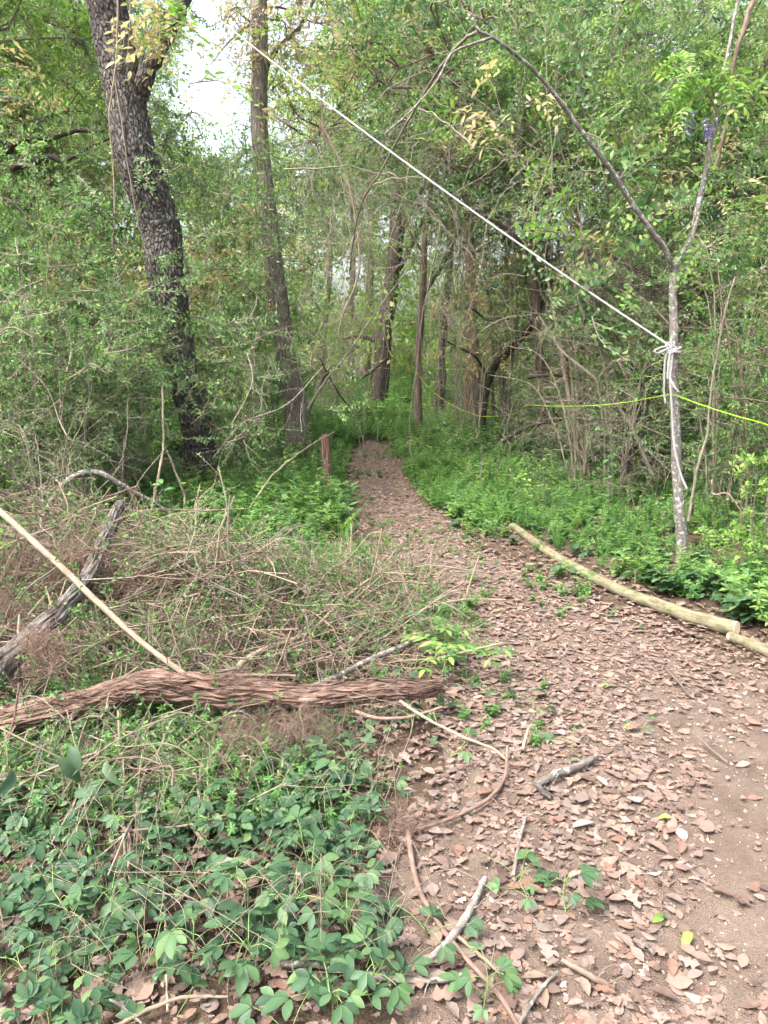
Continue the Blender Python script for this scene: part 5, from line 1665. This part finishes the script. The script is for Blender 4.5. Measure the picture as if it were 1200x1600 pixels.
# ------------------------------------------------------------------ front creepers: every leaf its own object
rgc = np.random.default_rng(55)
lf_c = full_leaf(.5, .16, .18, .55, .0, .05, 6)
leaf_me = []
for nl, sp in [(5, .62), (5, .58), (3, .85), (3, .95), (4, .7)]:
    mb = MB()
    t = palmate(nl, lf_c, sp, rgc)
    k = len(t[0])
    mb.add(t[0], t[1], None, np.repeat(rgc.random(nl), k // nl) * .45 + .1, np.tile(lf_c[0], (nl, 1)))
    leaf_me.append(mb.mesh("leaf", M['creeper']))
young_me = []
for nl, sp in [(5, .62), (3, .9), (3, .8), (4, .7)]:
    mb = MB()
    t = palmate(nl, lf_c, sp, rgc)
    mb.add(t[0], t[1], None, np.repeat(rgc.random(nl), len(t[0]) // nl), np.tile(lf_c[0], (nl, 1)))
    young_me.append(mb.mesh("leaf", M['young']))
oval_t = full_leaf(.46, .3, .42, .46, .2, .03, 8)
mb = MB()
mb.add(oval_t[0], oval_t[1], None, .5)
oval_me = mb.mesh("leaf", M['grey_leaf'])
mb = MB()
mb.add(oval_t[0], oval_t[1], None, .5)
green_me = mb.mesh("leaf", M['bright'])


def place_leaf(root, me, pos, yaw, pitch, roll, size):
    o = bpy.data.objects.new("leaf", me)
    col.objects.link(o)
    o.parent = root
    o.location = pos
    o.rotation_euler = Euler((pitch, roll, yaw), 'XYZ')
    o.scale = (size,) * 3
    return o


def creeper(label, px, py, nleaf, leaf, H, kinds, group, name="creeper_plant", spread=.14, mes=None):
    b = G(px, py)
    root = thing(name, label, "plant", b, group)
    mb = MB()
    top = np.array([R.normal(0, .04), R.normal(-.02, .04), H])
    main = spl([np.array([0, 0, -.02]), top * .5 + R.normal(0, .015, 3), top], 8)
    mb.tube(main, [.0028, .0016], 5)
    for i in range(nleaf):
        t = .3 + .7 * (i + 1) / nleaf
        s = main[int(t * 7)]
        a = i * 2.4 + R.uniform(-.4, .4)
        d = np.array([math.cos(a), math.sin(a), 0])
        e = s + d * spread * R.uniform(.35, 1.0) * (1.15 - .6 * t) + [0, 0, R.uniform(-.01, .05)]
        mb.tube(spl([s, (s + e) / 2 + [0, 0, .012], e], 5), [.0014, .001], 4, cap=False)
        place_leaf(root, young_me[i % 4] if (t > .8 and R.random() < .35) or R.random() < .06 else (mes or leaf_me)[int(R.choice(kinds))], e, a - math.pi / 2 + R.normal(0, .3), R.normal(-.2, .32), R.normal(0, .34), leaf * R.uniform(.5, 1.2))
    mb.build("stem", M['greenstem'], root)
    return root


FG = "broad-leaved creepers at the front"
for (px, py, nl, leaf, H, kinds, lab) in [
    (300, 1285, 6, .06, .12, (0, 1), "five-leaflet creeper in front of the wilting branches, above the creeper bed"),
    (395, 1270, 7, .062, .13, (0, 1), "bright five-leaflet creeper spread beside the dead-leaf patch, centre left"),
    (455, 1265, 6, .055, .12, (0, 2), "creeper with narrow leaflets just right of the bright five-leaflet one"),
    (165, 1330, 5, .06, .2, (2, 4), "upright pale creeper shoot near the left dry stalk"),
    (240, 1330, 7, .05, .13, (2, 3), "small-leaved creeper right of the straight dry stalk"),
    (120, 1440, 7, .06, .12, (0, 3), "creeper right of the lichen-white stick"),
    (60, 1530, 6, .052, .1, (2, 3), "creeper low by the bottom left corner"),
    (180, 1460, 8, .055, .13, (3, 4), "creeper in the left half of the bed, below the straight dry stalk"),
    (250, 1500, 8, .058, .13, (2, 4), "creeper around the slender dry stalk"),
    (310, 1420, 8, .062, .15, (0, 1, 3), "large-leaved creeper in the middle of the bed"),
    (330, 1500, 8, .058, .13, (2, 3), "creeper below the middle of the bed near the pale fallen leaf"),
    (385, 1440, 8, .064, .15, (1, 4), "dark broad creeper right of the bed's middle"),
    (410, 1530, 8, .06, .13, (0, 3), "creeper above the pale grey stick's left end"),
    (455, 1460, 8, .058, .14, (2, 3), "creeper halfway between the pale grey stick and rootlet tuft"),
    (470, 1380, 8, .055, .16, (3, 4), "tall creeper shoot left of the straw-brown rootlet tuft"),
    (530, 1410, 7, .056, .14, (2, 3), "creeper under the straw-brown rootlet tuft"),
    (560, 1480, 8, .056, .12, (2, 3, 4), "creeper left of the front's lichen-spotted stick"),
    (590, 1545, 8, .054, .11, (3, 2), "creeper growing over the pale grey stick's right part"),
    (520, 1590, 7, .055, .1, (2, 3), "creeper at the bottom edge left of centre"),
    (440, 1610, 7, .06, .1, (0, 2), "creeper cropped by the bottom edge below the pale grey stick"),
    (670, 1470, 5, .05, .08, (0, 2), "small creeper beside the lichen-spotted stick's lower end"),
    (735, 1560, 7, .056, .1, (3, 4), "creeper inside the crook between the long curved stick and bottom edge"),
    (890, 1440, 6, .054, .1, (4, 0), "lone creeper seedling standing on the path's dead leaves"),
    (815, 1430, 4, .042, .06, (2, 3), "tiny seedling left of the lone creeper seedling"),
    (775, 1375, 4, .04, .05, (2, 3), "tiny seedling on dead leaves above the long curved stick"),
    (655, 1120, 6, .05, .1, (0, 1), "five-leaflet creeper at the right end of the rusty log"),
    (700, 1180, 4, .045, .06, (2, 3), "small pale creeper on dead leaves below the rusty log's end"),
    (560, 1010, 6, .045, .12, (2, 3), "leafy seedling behind the straight grey stick"),
    (640, 985, 7, .05, .13, (2, 3), "bushy seedling at the tip of the straight grey stick"),
    (600, 1240, 6, .05, .1, (0, 2), "creeper above the slender brown stem's bend"),
    (850, 1120, 5, .045, .06, (0, 2), "small creeper on the path right of the rusty log's end"),
    (880, 1165, 4, .042, .05, (2,), "tiny creeper sprig on the path above the lone lichen stick"),
    (1010, 1150, 4, .045, .04, (2, 3), "low green sprig on the bare earth"),
    (760, 1090, 5, .042, .07, (0, 2), "creeper sprig on the path's left margin right of the log's end"),
    (540, 1235, 7, .058, .13, (0, 3), "creeper in front of the dry rootlet tuft"),
    (1130, 955, 6, .05, .1, (0, 1), "five-leaflet creeper just beyond the long log's sawn end"),
    (1080, 930, 6, .048, .1, (0, 1), "five-leaflet creeper behind the long log near the rope tree's foot"),
    (990, 915, 6, .046, .1, (0, 1), "five-leaflet creeper behind the long log's middle"),
    (900, 868, 6, .046, .1, (0, 1), "five-leaflet creeper behind the long log's thinner half"),
    (870, 900, 5, .046, .08, (0, 1), "five-leaflet creeper on the path side of the long log"),
    (760, 835, 6, .046, .1, (0, 1), "five-leaflet creeper near the long log's far end"),
    (720, 850, 5, .046, .08, (0, 1), "five-leaflet creeper at the path's edge left of the log's far end"),
]:
    creeper(lab, px, py, nl, leaf, H, kinds, FG)

# broad weak-stemmed plant with large grey-green leaves at the left edge
for (px, py, lab) in [(110, 1260, "plant with large grey-green oval leaves below the rusty log at the left")]:
    b = P(px, py, 2.35)
    root = thing("oval_leaf_plant", lab, "plant", b)
    mb = MB()
    for (lx, ly, s, yaw, pit) in [(130, 1225, .115, 2.9, -1.0), (90, 1215, .115, 3.4, -.9), (168, 1215, .1, 2.6, -.9), (30, 1280, .11, 1.4, .1), (70, 1275, .1, 3.0, -1.1), (20, 1235, .1, 4.2, -.3), (110, 1195, .09, 3.6, -.6), (60, 1300, .1, 2.2, -.5), (5, 1310, .1, 1.0, -.2)]:
        e = P(lx, ly - 30, 2.22) - b
        mb.tube(spl([np.zeros(3), e * .5 + [0, 0, .03], e], 6), [.003, .0015], 5, cap=False)
        place_leaf(root, oval_me, e, yaw + R.normal(0, .5), pit * .6 - .35, R.normal(0, .55), s * .92)
    mb.build("stem", M['greenstem'], root)

# ash-like seedlings with paired leaflets
def pinnate(n_pair, L, leaf, seed, mat):
    rg = np.random.default_rng(seed)
    mb = MB()
    pts = spl([[0, 0, 0], [0, L * .5, .05 * L], [0, L, -.2 * L]], 9)
    mb.tube(pts, [.0022, .001], 4, cap=False, mi=1)
    for i in range(n_pair):
        t = .25 + .7 * i / (n_pair - 1)
        c = np.array([0, np.interp(t, np.linspace(0, 1, 9), pts[:, 1]), np.interp(t, np.linspace(0, 1, 9), pts[:, 2])])
        for s in (-1, 1):
            mb.bake(LFN, [c], [s, .55, -.1 + rg.normal(0, .1)], [0, 0, 1], leaf * rg.uniform(.85, 1.1))
    mb.bake(LFN, [pts[-1]], [0, 1, -.3], [0, 0, 1], leaf * 1.1)
    return mb.mesh("leaf", [M[mat], M['greenstem']])


pin_me = [pinnate(4, .2, .065, 1, 'bright'), pinnate(3, .17, .07, 2, 'bright'), pinnate(5, .24, .06, 3, 'bright')]
pin_g = [pinnate(4, .2, .065, 4, 'weed'), pinnate(3, .17, .07, 5, 'creeper')]
for (px, py, nl, H, s, me, lab) in [
    (665, 1075, 5, .2, .95, pin_me, "pale ash-leaved seedling leaning over the rusty log's right end"),
    (730, 1060, 5, .16, .9, pin_g, "ash-leaved seedling right of the pale one at the log's end"),
    (690, 1040, 5, .22, .8, pin_g, "ash-leaved seedling behind the rusty log's right end"),
    (1160, 915, 6, .3, .95, pin_me, "ash-leaved seedling behind the logs' meeting point at the right"),
    (1110, 890, 5, .3, .8, pin_me, "small ash-leaved seedling right of the rope tree's foot"),
    (1200, 870, 6, .42, 1.0, pin_g, "tall ash-leaved seedling at the right edge in the weeds"),
    (640, 1150, 4, .1, .6, pin_g, "tiny ash-leaved seedling below the rusty log's end"),
]:
    b = G(px, py)
    root = thing("ash_seedling", lab, "plant", b, "ash-leaved seedlings")
    mb = MB()
    top = np.array([R.normal(0, .03), R.normal(0, .03), H])
    mb.tube(spl([[0, 0, -.02], top * .5 + R.normal(0, .01, 3), top], 7), [.0035, .002], 5)
    for i in range(nl):
        a = i * 2.4 + R.uniform(-.3, .3)
        place_leaf(root, me[i % len(me)], top * (.55 + .45 * (i + 1) / nl), a, R.uniform(0, .4), R.normal(0, .15), s * R.uniform(.8, 1.1))
    mb.build("stem", M['greenstem'], root)

# filling of small creeper leaves below the larger ones
fill = []
for nl, sp in [(3, .85), (3, .95), (5, .6)]:
    mb = MB()
    t = palmate(nl, full_leaf(.52, .15, .15, .52, 0, 0, 4), sp, rgc)
    mb.add(t[0], t[1], None, np.repeat(rgc.random(nl), len(t[0]) // nl))
    mb.tube(np.array([[0, 0, 0], [.02, -.2, -.5], [0, -.2, -1.4]]), [.025, .03], 3, cap=False, mi=1)
    fill.append(mb.mesh("leaf", [M['creeper'], M['greenstem']]))
n = 9000
x = R.uniform(-1.9, .25, n)
y = R.uniform(1.25, 3.4, n)
pxs, pys = project(np.stack([x, y, np.full(n, .06)], 1))
dn = np.clip((620 + .15 * (pys - 1300) - pxs) / 60, 0, 1) * np.clip((pys - 1080) / 120, 0, 1)
dn = dn * np.where(pys > 1530, .6, 1)
dn = np.maximum(dn, .5 * np.exp(-(((pxs - 640) / 90) ** 2 + ((pys - 990) / 60) ** 2)))
nzv = vnoise(np.stack([x * 4, y * 4, 0 * x], 1))
k = R.random(n) < dn * np.clip((nzv - .15) * 1.9, .12, 1) * .5
x, y = x[k], y[k]
z = hgt(x, y) + .03 + R.random(len(x)) * .09
tag(scatter("creeper_carpet", fill, np.stack([x, y, z], 1), rot_rand(len(x), .33), R.uniform(.022, .058, len(x))), "carpet of small creeper leaves under the larger front creepers", None)

# ------------------------------------------------------------------ fallen green leaves on the path
for (px, py, s, yaw, lab) in [
    (1048, 1293, .05, 1.2, "single bright green fallen leaf on the bare earth"),
    (1040, 1452, .06, .4, "pale green fallen leaf in the small heap near the dark brown stick"),
    (1078, 1474, .055, 2.4, "green fallen leaf just right of the small green heap"),
    (1018, 1458, .05, -1.0, "darker green fallen leaf left in the small green heap"),
    (738, 1288, .05, .9, "pale silvery fallen leaf beside the slender brown stem"),
    (990, 1145, .055, 1.7, "green fallen leaf on the earth right of the path's leafy part"),
    (940, 1083, .05, -1.3, "flat green fallen leaf on the path's middle beyond the lone stick"),
]:
    b = G(px, py)
    o = link("fallen_green_leaf", oval_me if "silvery" in lab or "pale" in lab else green_me)
    o.location = b + [0, 0, .035]
    o.rotation_euler = (R.normal(0, .2), R.normal(0, .2), yaw)
    o.scale = (s,) * 3
    tag(o, lab, "leaf", "green leaves fallen on the path")

# ------------------------------------------------------------------ wisteria on the rope tree's right limb
c = P(1095, 150, 5.5)
root = thing("wisteria_vine", "wisteria with bright feathery leaves and two purple flower clusters on the rope tree's limb", "vine", c)
mb = MB()
mb.tube(spl([P(1112, 225, 5.5) - c, P(1120, 180, 5.45) - c, P(1095, 130, 5.4) - c, P(1060, 120, 5.35) - c, P(1040, 145, 5.3) - c], 24), [.009, .004], 7)
mb.tube(spl([P(1120, 180, 5.45) - c, P(1150, 120, 5.45) - c, P(1175, 130, 5.4) - c], 14), [.007, .003], 7)
mb.build("stem", M['twig'], root)
wm = [pinnate(6, .26, .05, 21, 'bright'), pinnate(5, .24, .055, 22, 'bright')]
for i in range(46):
    px, py = R.normal(1105, 36), R.normal(118, 22)
    o = place_leaf(root, wm[i % 2], P(px, py, 5.4 + R.normal(0, .1)) - c, R.uniform(0, 6.28), R.uniform(-.9, .1), R.normal(0, .3), R.uniform(.8, 1.2))
for (px, py, s) in [(1076, 172, 1.0), (1110, 185, .8)]:
    mb = MB()
    n = 90
    t = R.random(n)
    rr = .038 * (1 - t) ** .6 * s
    a = R.uniform(0, 6.28, n)
    pp = np.stack([rr * np.cos(a), rr * np.sin(a), -t * .16 * s], 1)
    mb.bake(full_leaf(.8, .3, .3, .5, .3, 0, 3), pp, np.stack([np.cos(a), np.sin(a), -.5 + 0 * a], 1), R.normal(0, .4, (n, 3)) + [0, 0, 1], .019 * R.uniform(.7, 1.2, n))
    o = mb.build("flower_cluster", M['flower'], root)
    o.location = P(px, py, 5.3) - c
    tag(o, "hanging purple wisteria flower cluster")

# ------------------------------------------------------------------ loose greenery and stems threading the front tangle
stem_src = []
for k in range(4):
    rg = np.random.default_rng(700 + k)
    mb = MB()
    for j in range(2):
        L = rg.uniform(.35, .7)
        pts = spl([[0, 0, 0], rg.normal(0, .08, 3) + [.1 * L, 0, .35 * L], rg.normal(0, .1, 3) + [.45 * L, 0, .45 * L], rg.normal(0, .1, 3) + [.85 * L, 0, .2 * L]], 14)
        mb.tube(pts, [.002, .0009], 4, cap=False)
    stem_src.append(mb.mesh("stem", M['paletwig' if k % 2 else 'twig']))
n = 130
pxs, pys = R.uniform(0, 640, n), R.uniform(1080, 1560, n)
p = np.array([G(a, b_) for a, b_ in zip(pxs, pys)])
tag(scatter("dry_stems", stem_src, p, rot_rand(n, .35), R.uniform(.25, .85, n)), "thin straw-coloured dry stems arching through the front creepers", None)
n = 420
pxs, pys = R.uniform(-60, 520, n), R.uniform(1090, 1300, n)
p = np.array([G(a, b_) for a, b_ in zip(pxs, pys)])
p = np.vstack([p, [G(a, b_) for a, b_ in zip(R.uniform(560, 760, 90), R.normal(985, 30, 90))], [G(a, b_) for a, b_ in zip(R.uniform(60, 600, 520), R.normal(900, 45, 520))], [G(a, b_) + [0, 0, .12] for a, b_ in zip(R.uniform(60, 560, 160), R.uniform(930, 1040, 160))]])
tag(scatter("tangle_weeds", [weed_src[0], weed_src[1], weed_src[3], tw_src[2], tw_src[9]], p, rot_rand(len(p), .4), R.uniform(.35, .8, len(p))), "small green weeds growing up through the brush tangle", None)

# taller leafy shoots standing here and there in the weeds
def shoot_spot(n):
    x = R.uniform(-4.5, 6.0, n)
    y = np.sqrt(R.uniform(4.2 ** 2, 15 ** 2, n))
    k = (R.random(n) < wd(x, y)) & ~on_path(x, y, .25)
    return np.stack([x[k], y[k], hgt(x[k], y[k])], 1)


up_src = []
for k, (lm, ll) in enumerate([('privet', .04), ('dark_leaf', .055), ('creeper', .06), ('wilt', .04), ('bright', .055)]):
    rg = np.random.default_rng(900 + k)
    mb = MB()
    for j in range(2):
        a = rg.uniform(0, 6.28)
        pts = spl([[0, 0, -.02], [.06 * math.cos(a), .06 * math.sin(a), .25], [.16 * math.cos(a), .16 * math.sin(a), rg.uniform(.4, .6)]], 9)
        mb.tube(pts, [.004, .0015], 4, cap=False, mi=1)
        m = 16
        t = np.linspace(.3, 1, m)
        pp = np.stack([np.interp(t, np.linspace(0, 1, 9), pts[:, c]) for c in range(3)], 1)
        aa = np.arange(m) * 2.4 + rg.uniform(0, 6)
        mb.bake(LF, pp, np.stack([np.cos(aa), np.sin(aa), rg.uniform(-.2, .5, m)], 1), [0, 0, 1], ll * rg.uniform(.7, 1.3, m), rg.random(m))
    up_src.append(mb.mesh("shoot", [M[lm], M['twig']]))
p = shoot_spot(900)
tag(scatter("leafy_shoots", up_src, p, rot_rand(len(p), .15), R.uniform(.5, 1.3, len(p))), "taller mixed leafy shoots standing among the low weeds", None)
